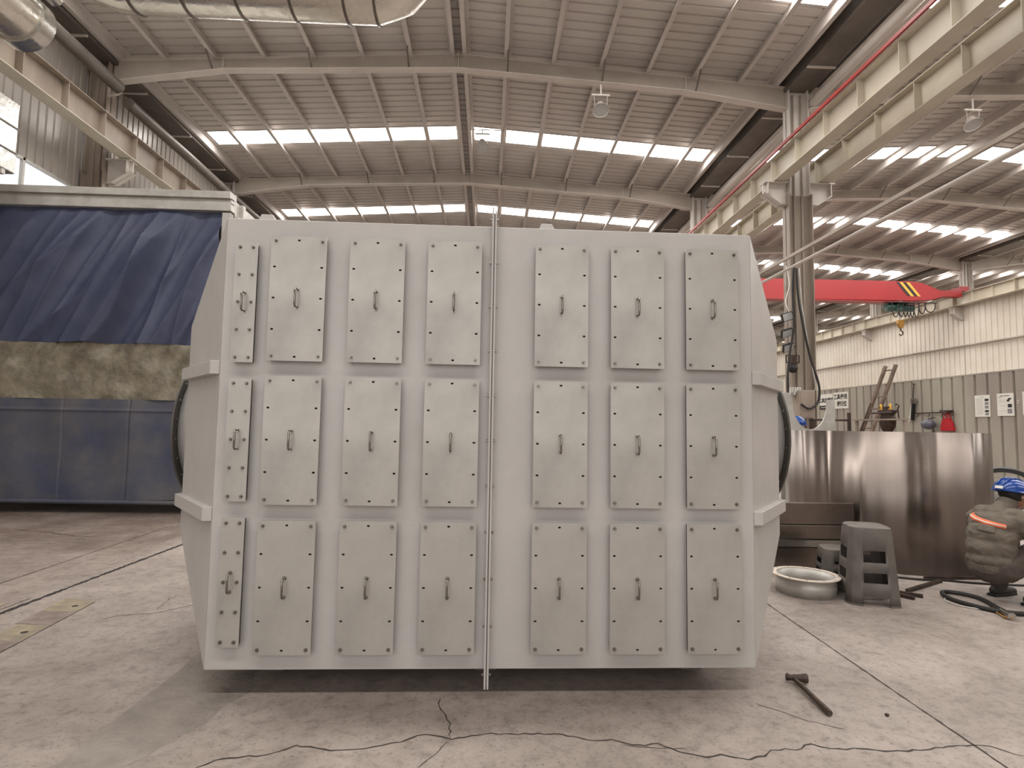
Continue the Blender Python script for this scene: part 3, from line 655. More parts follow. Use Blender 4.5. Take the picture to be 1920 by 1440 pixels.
for ci, (xa, xb) in enumerate(COLS):
    for ri in range(3):
        zt, zb = (ROWN if ci == 0 else ROWS)[ri]; x0, x1 = xa * S - OX, xb * S - OX; z1, z0 = 1.4 + zt * S, 1.4 + zb * S
        w, h = x1 - x0, z1 - z0; xc, zc = (x0 + x1) / 2, (z0 + z1) / 2; t3 = .006
        key = 'n' if ci == 0 else 'w'
        holes = [] if ci == 0 else [(0, h / 2 - .022), (0, -h / 2 + .022)] + [(sx * (w / 2 - .022), fz * h) for sx in (-1, 1) for fz in (-.25, 0, .25)]
        me = plate_mesh('access_panel', w, h, t3, holes); me.materials.clear(); me.materials.append(M['panel']); me.materials.append(M['panel_edge'])
        for _p in me.polygons:
            if abs(_p.normal.y) < .5 and _p.area > 3e-4: _p.material_index = 1
        p = bpy.data.objects.new('access_panel', me); COL.objects.link(p); p.parent = H; p.location = (xc, -.036, zc)
        if ci == 0: p['label'] = 'narrow access panel with ten bolts'
        MB().box(-w / 2 + .009, w / 2 - .009, 0.003, .036, -h / 2 + .006, h / 2 - .006).build('mounting_rim', M['flange'], p)
        MB().box(-w / 2 + .008, w / 2 - .008, 0.0005, .003, -h / 2 + .008, h / 2 - .008).build('gasket_or_shade', M['darkhole'], p)  # dark backing added behind each plate, painting the shade inside its slots
        bz = [h / 2 - .026, -h / 2 + .026] if ci else [h / 2 - .026 - (h - .052) * i / 4 for i in range(5)]
        bx = w / 2 - .024
        if 'bolt' not in first:
            first['bolt'] = bolt_mb().build('bolt', M['bolt'], p, smooth=True); first['bolt'].location = (-bx, -t3, bz[0]); skip = True
        else: skip = False
        for i, zz in enumerate(bz):
            for sx in (-1, 1):
                if skip and i == 0 and sx == -1: continue
                b = sub(first['bolt'], p, (sx * bx, -t3, zz)); b.rotation_euler = (0, random.uniform(0, 1), 0)
        if 'handle' not in first:
            first['handle'] = handle_mesh().build('handle', M['handle'], p, smooth=True); first['handle'].location = (0, -t3, .0)
        else: sub(first['handle'], p, (0, -t3, .0))

# ================================================================== RED CRANE
CY = 23.8
t = thing('overhead_crane', 'red overhead travelling crane spanning the right bay', 'crane', (14, CY, 7.3))
m = MB(); poly = [(7.6, 7.45), (7.9, 7.2), (8.8, 6.95), (18.0, 7.03), (19.0, 7.1), (19.4, 7.24), (19.4, 7.47), (19.0, 7.62), (18.55, 7.80), (18.1, 7.87), (8.9, 7.82), (7.9, 7.62), (7.6, 7.60)]
m.prism(poly, 'y', CY - .2, CY + .2).build('girder', M['red'], t, world=True, bevel=.01)
MB().box(8.8, 18.6, CY - .28, CY + .28, 6.94, 6.97).build('lower_flange', M['red'], t, world=True)
MB().box(20.25, 20.62, CY - .15, CY + 1.7, 7.51, 7.72).box(19.3, 20.3, CY - .15, CY + .15, 7.26, 7.52).build('end_carriage', M['red'], t, world=True)
MB().box(7.18, 7.46, CY - 1.1, CY + 1.1, 7.48, 7.7).box(7.4, 7.8, CY - .15, CY + .15, 7.36, 7.62).build('end_carriage', M['red'], t, world=True)
for i, (x, mm) in enumerate(((17.35, 'black'), (17.5, 'yellow'), (17.65, 'black'), (17.8, 'yellow'))):
    MB().add([(x, CY - .205, 7.82), (x + .13, CY - .205, 7.82), (x + .62, CY - .205, 7.22), (x + .49, CY - .205, 7.22)], [(0, 1, 2, 3)]).build('warning_stripe', M[mm], t, world=True, fix=False, solid=.004)
t = thing('electric_hoist', 'green electric hoist with hook block hanging under the red crane', 'hoist', (17.6, CY, 6.7))
MB().tube([(17.0, CY, 6.76), (17.5, CY, 6.76)], .17, 16).box(17.35, 17.6, CY - .2, CY + .2, 6.62, 7.02).tube([(17.55, CY, 6.74), (18.2, CY, 6.74)], .15, 16).build('drum_body', M['teal'], t, world=True, smooth=True)
MB().box(17.35, 17.8, CY - .3, CY + .3, 6.86, 6.935).tube([(17.4, CY - .25, 6.98), (17.4, CY - .2, 6.98)], .05, 8).build('trolley', M['black'], t, world=True)
for s in (-.06, .06): MB().tube([(17.63 + s, CY, 6.6), (17.63 + s * .5, CY, 6.24)], .012, 6).build('rope', M['black'], t, world=True)
hk = MB().prism([(17.5, 6.22), (17.76, 6.22), (17.78, 6.06), (17.7, 5.86), (17.58, 5.86), (17.48, 6.06)], 'y', CY - .07, CY + .07).build('hook_block', M['brass'], t, world=True, bevel=.02)
MB().tube([(17.64, CY, 5.88), (17.64, CY, 5.76), (17.72, CY, 5.70), (17.72, CY, 5.60), (17.64, CY, 5.54), (17.56, CY, 5.60)], .028, 8).build('hook', M['iron'], hk, world=False, smooth=True)
hk.children[0].location = Vector((0, 0, 0)) - parent_world(t)
t = thing('festoon_cable', 'looped black power cables hanging below the crane girder', 'cable', (18, CY, 6.9))
xs = [17.05, 17.35, 17.55, 17.72, 17.85, 18.0, 18.22, 18.5, 18.95]
for i in range(len(xs) - 1):
    a, b = xs[i], xs[i + 1]; dp = (.62, .62, .6, .62, .62, .6, .45, .38)[i]
    MB().tube([(a + (b - a) * (.5 - .5 * cos(pi * k / 12)), CY - .32, 6.9 - dp * sin(pi * k / 12) ** .7) for k in range(13)], .022, 6).build('loop', M['black'], t, world=True, smooth=True)
MB().box(16.9, 19.0, CY - .35, CY - .29, 6.9, 6.93).build('cable_track', M['black'], t, world=True)

# ================================================================== PARTITION WALL and the things on it
PX = 10.55
t = thing('sheet_partition', 'ribbed grey green sheet metal partition behind the tank', 'partition', (PX, 10, 0))
q = ribbed_wall(PX, 3.5, 34, 0, 2.68, .31, .05, 1, .035); q.build('sheet', M['partition'], t, world=True, fix=False)
MB().box(PX - .005, PX + .06, 3.5, 34, 2.67, 2.70).build('cap', M['partition'], t, world=True)
XP = PX - .004
# wall-mounted boards
def text_mesh(s, size, m, parent, loc, rot, name='lettering', extrude=.001, bold=0.0):
    cu = bpy.data.curves.new(name, 'FONT'); cu.body = s; cu.size = size; cu.extrude = extrude; cu.align_x = 'CENTER'; cu.align_y = 'CENTER'; cu.offset = bold
    o = bpy.data.objects.new(name, cu); COL.objects.link(o); dg = bpy.context.evaluated_depsgraph_get()
    me = bpy.data.meshes.new_from_object(o.evaluated_get(dg)); bpy.data.objects.remove(o)
    o = bpy.data.objects.new(name, me); COL.objects.link(o); me.materials.clear(); me.materials.append(m); o.parent = parent; o.location = loc; o.rotation_euler = rot
    return o
TR = (radians(90), 0, radians(-90))    # lettering that faces -x
def board(name, y0, y1, z0, z1, label, cat, group=None, th=.02):
    t = thing(name, label, cat, (XP - th, (y0 + y1) / 2, (z0 + z1) / 2), 0, group)
    MB().box(0, th, -(y1 - y0) / 2, (y1 - y0) / 2, -(z1 - z0) / 2, (z1 - z0) / 2).build('sheet', M['white'], t)
    return t
def strokes(t, m, L, name='print'):
    q = MB()
    for y0, y1, z0, z1 in L: q.box(-.0025, -.0005, y0, y1, z0, z1)
    q.build(name, m, t)
G = 'notice boards on the partition'
b = board('notice_board', 11.68, 12.05, 1.76, 2.22, 'leftmost notice board on the partition, with two columns of print', 'notice', G)
# y runs leftwards in the picture: +y is the left edge of a board
strokes(b, M['inkgrey'], [(-.06, .06, .19, .197)] + [(-.02, .16 - .015 * (i % 3), .15 - .035 * i, .154 - .035 * i) for i in range(10)])
strokes(b, M['ink'], [(-.16, -.07, .10, .15), (-.16, -.07, -.135, -.09)], 'picture'); strokes(b, M['inkgrey'], [(-.16, -.07, .02, .08), (-.16, -.07, -.06, 0), (-.16, -.07, -.2, -.15)], 'picture')
b = board('notice_board', 11.13, 11.5, 1.77, 2.23, 'middle notice board on the partition, with a robot arm sketch', 'notice', G)
strokes(b, M['ink'], [(-.1, .12, .175, .185), (.08, .16, .145, .15)]); strokes(b, M['inkgrey'], [(-.02, .15, .09, .094), (-.02, .15, .05, .054), (-.02, .15, -.02, -.016), (-.02, .15, -.13, -.126), (-.15, -.05, -.18, -.09)], 'print')
strokes(b, M['ink'], [(-.10, -.04, .06, .10), (-.14, -.07, .10, .13), (-.15, -.06, -.06, .01)], 'picture')
b = board('notice_board', 10.45, 10.93, 1.78, 2.24, 'rightmost notice board, cut by the right edge of the picture', 'notice', G)
strokes(b, M['inkgrey'], [(-.1, .1, .19, .194), (.0, .2, .10, .104), (.0, .2, .03, .034), (.0, .2, -.08, -.076)])
b = board('tool_sign', 17.21, 17.89, 2.08, 2.55, 'white sign with one line of characters, left of its twin', 'sign')
text_mesh('工具放置区', .155, M['ink'], b, (-.003, 0, .03), TR, bold=.004)
strokes(b, M['ink'], [(-.34, .34, -.235, -.12)], 'band'); strokes(b, M['white'], [(.22 - .06 * i, .26 - .06 * i, -.19, -.165) for i in range(8)], 'worn_print')
[setattr(c_, 'location', (-.003, 0, 0)) for c_ in b.children if c_.name.startswith('worn_print')]
b = board('tool_sign', 16.45, 17.17, 2.08, 2.57, 'white sign with two lines of characters, right of its twin', 'sign')
text_mesh('工具使用', .165, M['ink'], b, (-.003, 0, .10), TR, bold=.004); text_mesh('请归位', .165, M['ink'], b, (-.003, -.06, -.11), TR, bold=.004)
# ladder leaning on the partition
t = thing('ladder', 'dark grimy extension ladder leaning on the partition', 'ladder', (9.6, 14.5, 0))
def L3(a, b, f): return tuple(a[i] + (b[i] - a[i]) * f for i in range(3))
A0, A1 = (9.40, 15.0, 0), (10.36, 14.57, 3.12); B0, B1 = (9.40, 14.6, 0), (10.36, 14.19, 3.12)
MB().bar(A0, A1, .055, .09, (0, 1, 0)).build('stile', M['ladder'], t, world=True); MB().bar(B0, B1, .055, .09, (0, 1, 0)).build('stile', M['ladder'], t, world=True)
for f in (.08, .18, .28, .38, .48, .54, .64, .74, .96):
    MB().tube([L3(A0, A1, f), L3(B0, B1, f)], .016, 8).build('rung', M['ladder'], t, world=True)
MB().bar((9.33, 15.0, 0), (10.05, 14.72, 2.15), .05, .05, (0, 1, 0)).build('lower_section', M['iron'], t, world=True)
# bench, vise and clutter in front of the partition
t = thing('workbench', 'grey steel workbench frame with clutter before the ladder', 'workbench', (8.95, 13.1, 0))
MB().box(8.85, 9.05, 12.0, 13.72, 1.665, 1.70).build('top_rail', M['col'], t, world=True)
for y in (12.04, 13.66): MB().box(8.92, 8.98, y - .03, y + .03, 0, 1.665).build('leg', M['col'], t, world=True)
MB().box(8.88, 9.02, 12.1, 13.6, .8, .85).build('shelf', M['col'], t, world=True)
MB().lathe([(.02, 1.36), (.09, 1.40), (.15, 1.52), (.165, 1.64), (.165, 1.66), (.001, 1.66)], (8.95, 12.58, 0), 20).build('slung_casting', M['iron'], t, world=True, smooth=True)
t = thing('bench_vise', 'dark cast iron vise with crank on the workbench', 'vise', (8.95, 12.58, 1.70))
MB().prism([(-.17, .0), (.17, .0), (.13, .09), (.22, .14), (.22, .2), (-.22, .2), (-.22, .14), (-.13, .09)], 'x', -.08, .08).build('body', M['iron'], t, bevel=.02)
MB().tube([(-.13, -.32, .13), (-.13, .36, .13)], .02, 8).build('screw', M['iron'], t, smooth=True); MB().box(-.08, .08, -.05, .05, .2, .27).build('jaw', M['iron'], t)
for y, lab in ((12.76, 'yellow clamp block nearer the ladder on the vise'), (12.46, 'yellow clamp block farther from the ladder on the vise')):
    tt = thing('clamp_block', lab, 'clamp', (8.93, y, 1.90), 0)
    MB().prism([(-.034, 0), (.034, 0), (.02, .09), (.01, .13), (-.01, .13), (-.02, .09)], 'x', -.022, .022).build('body', M['yellow'], tt, bevel=.008)
    MB().tube([(-.034, 0, .05), (-.022, 0, .05)], .016, 10).build('knob', M['black'], tt)
t = thing('crook_bar', 'thin dark crooked bar standing on the bench', 'bar', (8.95, 12.22, 1.70))
MB().tube([(0, 0, 0), (0, .03, .22), (0, -.02, .27), (0, .05, .32), (0, .09, .30)], .016, 8).build('rod', M['iron'], t, smooth=True)
t = thing('chain_block', 'chain block with shiny wheel and straps hung on the partition', 'hoist', (XP, 13.8, 2.6))
MB().lathe([(.02, -.02), (.085, -.02), (.085, .02), (.02, .02)], (-.05, 0, -.43), 20, 'x', closed_prof=True).build('wheel', M['steel'], t, smooth=True)
MB().tube([(-.03, -.0, .0), (-.05, .02, -.38)], .012, 6).build('sling', M['iron'], t); 
MB().bar((-.05, .03, -.48), (-.05, .16, -.92), .03, .05).build('strap', M['white'], t); MB().bar((-.07, -.02, -.48), (-.06, .05, -.9), .05, .07).build('strap', M['black'], t)
MB().tube([(0, 0, 0), (-.06, 0, 0)], .01, 6).build('peg', M['iron'], t)
t = thing('tool_rail', 'thin tool rail with small hooks on the partition', 'rail', (XP - .06, 13.2, 1.86))
MB().box(-.01, .01, -.62, .55, 0, .025).build('bar', M['iron'], t)
for y in (-.6, -.3, .1, .45): MB().tube([(0, y, 0), (0, y, -.06), (-.04, y, -.08)], .008, 6).build('hook', M['iron'], t)
for y in (-.5, .5): MB().box(-.005, .06, y, y + .03, 0, .025).build('standoff', M['iron'], t)
MB().tube([(-.02, -.28, .05), (-.02, -.35, .02), (-.02, -.45, -.03)], .035, 8).build('air_fitting', M['iron'], t)
t = thing('hard_hat', 'slate grey hard hat hung on the partition', 'helmet', (XP - .17, 13.2, 1.60))
MB().sphere((0, 0, 0), .148, 24, 14, (1, 1.05, .82)).build('shell', M['helmet_grey'], t, smooth=True)
MB().prism([(-.16, -.02), (-.10, -.06), (.05, -.08), (.05, -.05)], 'x', -.05, .06).build('peak', M['helmet_grey'], t)
MB().tube([(.0, -.13, 0), (.02, -.15, -.2), (.03, -.14, -.28)], .01, 6).build('chin_strap', M['iron'], t)
MB().tube([(0.0, 0, .13), (.17, 0, .16)], .01, 6).build('peg', M['iron'], t)
t = thing('shopping_bag', 'red cloth bag with loop handles hung on the partition', 'bag', (XP - .06, 12.77, 1.47))
MB().prism([(-.19, -.02), (.19, -.02), (.15, .17), (.08, .27), (-.06, .27), (-.14, .17)], 'x', -.03, .04).build('sack', M['bag'], t, bevel=.01)
for xx in (-.03, .03): MB().tube([(xx, .08, .25), (xx, .03, .36), (0, 0.0, .42), (xx, -.03, .36), (xx, -.09, .25)], .012, 6).build('loop_handle', M['bag'], t, smooth=True)
MB().box(-.02, .07, -.1, .06, .42, .45).build('hanger', M['iron'], t)
t = thing('wall_socket', 'white twin socket between the notice boards', 'socket', (XP - .015, 11.03, 2.06))
for z in (0, -.045): MB().box(-.01, .014, -.012, .012, z, z + .02).build('outlet', M['white'], t)
t = thing('pipe_stand', 'low horizontal steel pipe rail behind the tank', 'rail', (5.4, 9.0, 0))
MB().tube([(5.12, 9, 1.58), (5.77, 9, 1.58)], .018, 8).build('rail', M['iron'], t, world=True)
MB().bar((5.77, 9, 0), (5.77, 9, 1.70), .04, .04).build('post', M['iron'], t, world=True); MB().bar((5.15, 9, 0), (5.15, 9, 1.6), .04, .04).build('post', M['iron'], t, world=True)

# ================================================================== COLUMN ACCESSORIES
def floodlight(x, z, rx, label):
    t = thing('floodlight', label, 'floodlight', (x, 11.9, z), 0, 'floodlights clamped to the column')
    o = MB().box(-.12, .12, -.03, .03, -.09, .09).build('housing', M['black'], t, bevel=.008); o.rotation_euler = (rx, radians(-18), 0)
    g = MB().box(-.105, .105, -.035, -.029, -.075, .075).build('glass', M['lampglass'], t); g.rotation_euler = (rx, radians(-18), 0)
    MB().bar((.05, .03, 0), (.19, .02, .03), .025, .02).build('bracket', M['iron'], t)
floodlight(6.33, 3.82, radians(10), 'top floodlight of three clamped to the column')
floodlight(6.31, 3.47, radians(35), 'middle floodlight of three clamped to the column')
floodlight(6.34, 3.16, radians(35), 'lowest floodlight of three clamped to the column')
t = thing('alarm_bell', 'round black horn in a small frame on the column', 'horn', (6.46, 11.95, 2.72))
MB().sphere((0, 0, 0), .10, 16, 12).build('ball', M['black'], t, smooth=True)
m = MB()
for a, b in (((-.14, 0, .12), (.14, 0, .12)), ((-.14, 0, .28), (.14, 0, .28)), ((-.14, 0, .12), (-.14, 0, .28)), ((.14, 0, .12), (.14, 0, .28))): m.bar(a, b, .02, .02)
m.box(-.04, .05, -.04, .1, .08, .26); m.build('cage', M['iron'], t)
MB().bar((0, 0, .2), (.1, .1, .2), .03, .03).build('bracket', M['iron'], t)
t = thing('junction_box', 'brown electrical cabinet at the foot of the column', 'electrical box', (6.66, 11.93, 1.65))
MB().box(-.17, .17, -.16, .12, .0, .6).build('case', M['col'], t, bevel=.01)
MB().box(-.15, .15, -.17, -.161, .03, .57).build('door', M['col'], t); 
m = MB()
for i in range(5): m.tube([(-.32 + i * .05, -.05, .50 + .05 * (i % 2)), (-.28 + i * .05, -.05, .66)], .025, 8)
m.box(-.36, -.1, -.02, .05, .46, .52); m.build('terminals', M['alu'], t)
def wire(name, pts, r, m, label):
    P = [Vector(p) for p in pts]; out = []
    for i in range(len(P) - 1):
        p0 = P[max(i - 1, 0)]; p1 = P[i]; p2 = P[i + 1]; p3 = P[min(i + 2, len(P) - 1)]
        for k in range(6):
            u = k / 6; out.append(.5 * ((2 * p1) + (-p0 + p2) * u + (2 * p0 - 5 * p1 + 4 * p2 - p3) * u * u + (-p0 + 3 * p1 - 3 * p2 + p3) * u ** 3))
    out.append(P[-1]); return tag(MB().tube(out, r, 8).build(name, m, smooth=True), label, 'cable')
wire('cable', [(6.45, 11.82, 4.9), (6.42, 11.82, 4.3), (6.42, 11.8, 3.6), (6.32, 11.8, 3.0), (6.26, 11.8, 2.4), (6.30, 11.8, 1.9)], .022, M['black'], 'thick black cable hanging down the left side of the column')
wire('cable', [(6.5, 11.8, 4.85), (6.52, 11.78, 4.2), (6.62, 11.76, 3.5), (6.75, 11.76, 2.9), (6.91, 11.76, 2.35), (6.88, 11.76, 2.0), (6.66, 11.7, 1.86), (6.50, 11.72, 1.95)], .024, M['black'], 'black cable sweeping across the column into a loop')
wire('cable', [(6.27, 11.8, 4.9), (6.34, 11.8, 4.5), (6.25, 11.8, 4.15), (6.3, 11.8, 3.95), (6.36, 11.85, 3.9)], .009, M['white'], 'thin pale wire dangling above the top floodlight')
wire('cable', [(6.56, 11.8, 4.85), (6.6, 11.78, 4.0), (6.72, 11.77, 3.1), (6.84, 11.77, 2.4), (6.84, 11.8, 2.25)], .012, M['alu'], 'thin pale conduit running slantwise down the column')

# ================================================================== TANK AND FLOOR THINGS ON THE RIGHT
t = thing('steel_tank_shell', 'big open stainless steel cylinder standing on the floor', 'tank', (4.563, 6.546, 0))
def shell_r(a): return .9975 + .005 * sin(5 * a + 1) + .004 * sin(9 * a) + .0035 * sin(19 * a + 2) + .0016 * sin(37 * a)
def shell(u, v):
    a = 2 * pi * u; return (shell_r(a) * cos(a), shell_r(a) * sin(a), 1.405 * v)
MB().grid(shell, 320, 1).build('shell', M['stainless'], t, smooth=True, fix=False, solid=.006)
MB().box(-.012, .012, -1.0075, -1.0, 0, 1.40).build('weld_seam', M['steel'], t).rotation_euler = (0, 0, radians(-62))
# saddle plate behind the tank
t = thing('saddle_plate', 'grey steel plate with a deep round cut-out behind the tank', 'steel plate', (4.5, 7.9, 0))
pl = [(4.07, 0), (4.86, 0), (4.86, 1.84), (4.745, 1.84)]
for k in range(1, 12):
    a = pi * k / 12; pl.append((4.50 + .245 * cos(a), 1.84 - .42 * sin(a) ** .8))
pl += [(4.25, 1.84), (4.20, 1.93), (4.12, 1.93), (4.07, 1.80)]
MB().prism(pl, 'y', 7.89, 7.91).build('plate', M['alu'], t, world=True, fix=False)
MB().box(4.1, 4.84, 7.8, 8.0, 0, .03).build('foot', M['alu'], t, world=True)
t = thing('hard_hat', 'blue hard hat seen between the saddle plate arms', 'helmet', (4.94, 9.05, 1.50))
MB().sphere((0, 0, 0), .14, 20, 10, (1, 1.1, .95), 0.0).build('shell', M['helmet_blue'], t, smooth=True, solid=.004)
MB().lathe([(.13, .0), (.165, -.01), (.165, -.004), (.13, .01)], (0, 0, 0), 24, closed_prof=True).build('brim', M['helmet_blue'], t, smooth=True)
MB().box(-.04, .04, -.04, .04, -1.5, .02).build('stand', M['iron'], t)
# stacked stainless troughs leaning in front of the tank
G = 'folded stainless panels before the tank'
def folded(x0, x1, y, z0, z1, depth, label, m='stain_sheet'):
    t = thing('folded_panel', label, 'metal panel', ((x0 + x1) / 2, y, z0), 0, G)
    MB().box(x0, x1, y, y + .006, z0, z1).build('face', M[m], t, world=True)
    MB().box(x0, x1, y, y + depth, z1, z1 + .006).box(x0, x1, y, y + depth, z0, z0 + .006).build('fold', M['steel'], t, world=True)
    MB().box(x0, x0 + .006, y, y + depth, z0, z1).box(x1 - .006, x1, y, y + depth, z0, z1).build('end_fold', M[m], t, world=True)
    return t
folded(2.6, 3.76, 5.80, .004, .222, .05, 'lowest wide folded stainless panel in front of the tank')
folded(2.6, 3.74, 5.78, .226, .292, .06, 'bright narrow edge strip between the folded panels', 'steel')
folded(2.6, 3.70, 5.81, .302, .436, .05, 'middle folded stainless panel in front of the tank')
folded(2.6, 3.765, 5.82, .446, .66, .05, 'topmost folded stainless panel in front of the tank')
# flange ring lying on the floor
t = thing('flange_ring', 'bolted stainless ring flange lying on the floor', 'ring', (2.79, 5.02, 0), radians(-8))
MB().lathe([(.235, 0), (.235, .15)], (0, 0, 0), 56).build('collar', M['alu'], t, smooth=True, solid=.006)
fg = MB().lathe([(.232, .15), (.275, .15), (.275, .158), (.232, .158)], (0, 0, 0), 56, closed_prof=True).build('flange', M['silver_tape'], t, smooth=True)
for k in range(12):
    a = 2 * pi * k / 12 + .2; MB().lathe([(.001, .1585), (.008, .1585)], (.254 * cos(a), .254 * sin(a), 0), 10).build('bolt_hole', M['darkhole'], fg, fix=False)
# plastic stools
def stool(x, y, h, wb, wt, rz, label):
    t = thing('plastic_stool', label, 'stool', (x, y, 0), rz, 'grey plastic stools')
    rows = [(0, .0), (.12, .0), (.29, .0), (.42, .0), (.55, 0), (.70, 0), (.93, 0), (.985, 0), (1, 0)]
    def side(v):
        f = rows[v][0]; hw = (wb + (wt - wb) * f) / 2
        if v >= 7: hw -= (.004 if v == 7 else .02) * wt / .3
        return hw, f * h
    us = [-1, -.84, -.62, -.45, .45, .62, .84, 1]
    m = MB(); nv = len(rows)
    # perimeter loop with chamfered corners
    def ring(v):
        hw, z = side(v); out = []; c = hw * .42
        for k in range(4):
            ca, sa = cos(k * pi / 2), sin(k * pi / 2)
            for p in ((hw, -hw + c * 1.0), (hw, -hw + c * 1.25), (hw, hw - c * 1.25), (hw, hw - c), (hw - c * .29, hw - c * .29)):
                out.append((p[0] * ca - p[1] * sa, p[0] * sa + p[1] * ca, z))
        return out
    R = [ring(v) for v in range(nv)]; n = len(R[0]); vs = [p for r in R for p in r]; fs = []
    for v in range(nv - 1):
        for k in range(n):
            if k % 5 == 1 and v in (0, 2, 4): continue      # window openings and the foot arch
            fs.append((v * n + k, v * n + (k + 1) % n, (v + 1) * n + (k + 1) % n, (v + 1) * n + k))
    fs.append(tuple((nv - 1) * n + k for k in range(n)))
    m.add(vs, fs); m.build('body', M['stool'], t, smooth=True, solid=.006, fix=False)
    hw, z = side(0); c = hw * .42
    for k in range(4):
        ca, sa = cos(k * pi / 2), sin(k * pi / 2); P = []
        for p in ((hw, hw - c * 1.25), (hw, hw - c), (hw - c * .29, hw - c * .29), (hw - c, hw), (hw - c * 1.25, hw)):
            P.append((p[0] * ca - p[1] * sa, p[0] * sa + p[1] * ca, .006))
        MB().tube(P, .007, 6).build('foot_rim', M['stool'], t)
    return t
stool(3.20, 4.80, .62, .40, .31, radians(-16), 'tall grey plastic stool with cut-out sides, nearest the camera')
stool(3.26, 5.30, .33, .36, .29, radians(-16), 'low grey plastic stool half hidden behind the tall stool')
# bars on the floor
for i, (a, b, lab) in enumerate((((3.70, 5.02), (4.28, 5.36), 'dark square bar on the floor right of the tall stool'), ((3.50, 5.06), (3.72, 4.86), 'short offcut bar beside the tall stool'), ((4.2, 5.46), (4.85, 5.48), 'thin dark bar lying at the foot of the tank'), ((3.5, 4.95), (3.60, 4.80), 'shortest dark offcut under the tall stool edge'))):
    tag(MB().bar((a[0], a[1], .015), (b[0], b[1], .015), .03, .03).build('steel_bar', M['iron'], bevel=.002), lab, 'bar', 'loose steel bars')
# hammer
t = thing('ball_hammer', 'dark oily hammer lying on the concrete at lower right', 'hammer', (1.72, 3.24, 0))
MB().tube([(1.725, 3.235, .025), (1.72, 3.1, .022), (1.712, 2.97, .02), (1.708, 2.89, .018), (1.706, 2.87, .018)], [.012, .0135, .0145, .016, .013], 12).build('handle', M['handle_wood'], t, world=True, smooth=True)
MB().tube([(1.690, 3.265, .028), (1.695, 3.262, .028), (1.712, 3.25, .028), (1.735, 3.247, .028), (1.755, 3.242, .03), (1.785, 3.235, .03), (1.797, 3.232, .03)], [.014, .021, .015, .019, .018, .025, .024], 14).build('head', M['iron'], t, world=True, smooth=True)
tag(MB().sphere((2.0, 2.88, .006), .011, 8, 5, (1, 1, .6)).build('metal_chip', M['iron']), 'tiny dark metal chip near the floor joint', 'scrap')
# hose and welding gun
hz = [(4.36, 4.40), (4.12, 4.40), (4.0, 4.47), (3.93, 4.60), (3.90, 4.74), (3.92, 4.88), (3.98, 4.97), (4.05, 4.98), (4.12, 4.92), (4.16, 4.82), (4.14, 4.70), (4.10, 4.60)]
wire('hose', [(5.4, 4.55, .02)] + [(x, y, .02) for x, y in hz], .017, M['black'], 'black hose looping on the floor beside the worker')['category'] = 'hose'
wire('cable', [(3.9, 4.84, .006), (3.84, 4.76, .006), (3.86, 4.62, .006), (4.0, 4.52, .006)], .005, M['alu'], 'thin pale wire curl on the floor at the hose bend')
wire('cable', [(3.95, 5.50, .01), (4.15, 5.42, .01), (4.35, 5.40, .01), (4.6, 5.30, .01), (5.2, 5.2, .01)], .01, M['black'], 'dark cable on the floor behind the worker')
t = thing('welding_torch', 'metal air tool with chrome nozzle lying at the hose end', 'tool', (4.0, 4.4, 0))
MB().tube([(4.10, 4.60, .025), (4.05, 4.50, .03), (4.02, 4.42, .03)], .016, 10).build('grip', M['black'], t, world=True, smooth=True)
MB().tube([(4.02, 4.43, .03), (3.985, 4.33, .03)], .022, 12).tube([(3.985, 4.33, .03), (3.97, 4.29, .03)], .028, 12).build('barrel', M['steel'], t, world=True, smooth=True)
MB().tube([(4.07, 4.56, .012), (3.99, 4.44, .012), (3.95, 4.33, .012), (3.965, 4.28, .02)], .006, 6).build('lever', M['brass'], t, world=True, smooth=True)
# drum fan behind the worker
t = thing('drum_fan', 'black drum fan with wire grille behind the squatting worker', 'fan', (6.42, 7.0, 0), radians(-32))
MB().lathe([(.38, -.13), (.43, -.13), (.445, 0), (.43, .13), (.40, .13), (.385, 0)], (0, 0, .55), 48, 'y', closed_prof=True).build('drum', M['black'], t, smooth=True)
for k in range(8): MB().lathe([(.05 + k * .048, -.118), (.054 + k * .048, -.118), (.054 + k * .048, -.114), (.05 + k * .048, -.114)], (0, 0, .55), 40, 'y', closed_prof=True).build('grille_ring', M['alu'], t)
for k in range(3):
    a = k * 2 * pi / 3
    MB().add([(.04 * cos(a), .02, .55 + .04 * sin(a)), (.36 * cos(a - .3), .05, .55 + .36 * sin(a - .3)), (.36 * cos(a + .3), -.03, .55 + .36 * sin(a + .3))], [(0, 1, 2)]).build('blade', M['alu'], t, fix=False, solid=.004)
MB().tube([(0, -.05, .55), (0, .1, .55)], .08, 16).build('motor', M['black'], t, smooth=True); MB().bar((-.4, .08, .55), (.4, .08, .55), .02, .02).build('motor_bar', M['black'], t)
for s in (-1, 1):
    MB().tube([(s * .44, 0, .55), (s * .44, 0, .3), (s * .38, -.2, .02)], .016, 8).build('leg', M['black'], t, smooth=True); MB().tube([(s * .44, 0, .3), (s * .38, .2, .02)], .016, 8).build('leg', M['black'], t, smooth=True)
MB().tube([(.36, 0, .80), (.36, 0, .96), (.27, 0, 1.08), (.26, 0, 1.18), (.34, 0, 1.28), (.48, 0, 1.26), (.52, 0, 1.08), (.46, 0, .64)], .022, 10).build('carry_handle', M['black'], t, smooth=True)

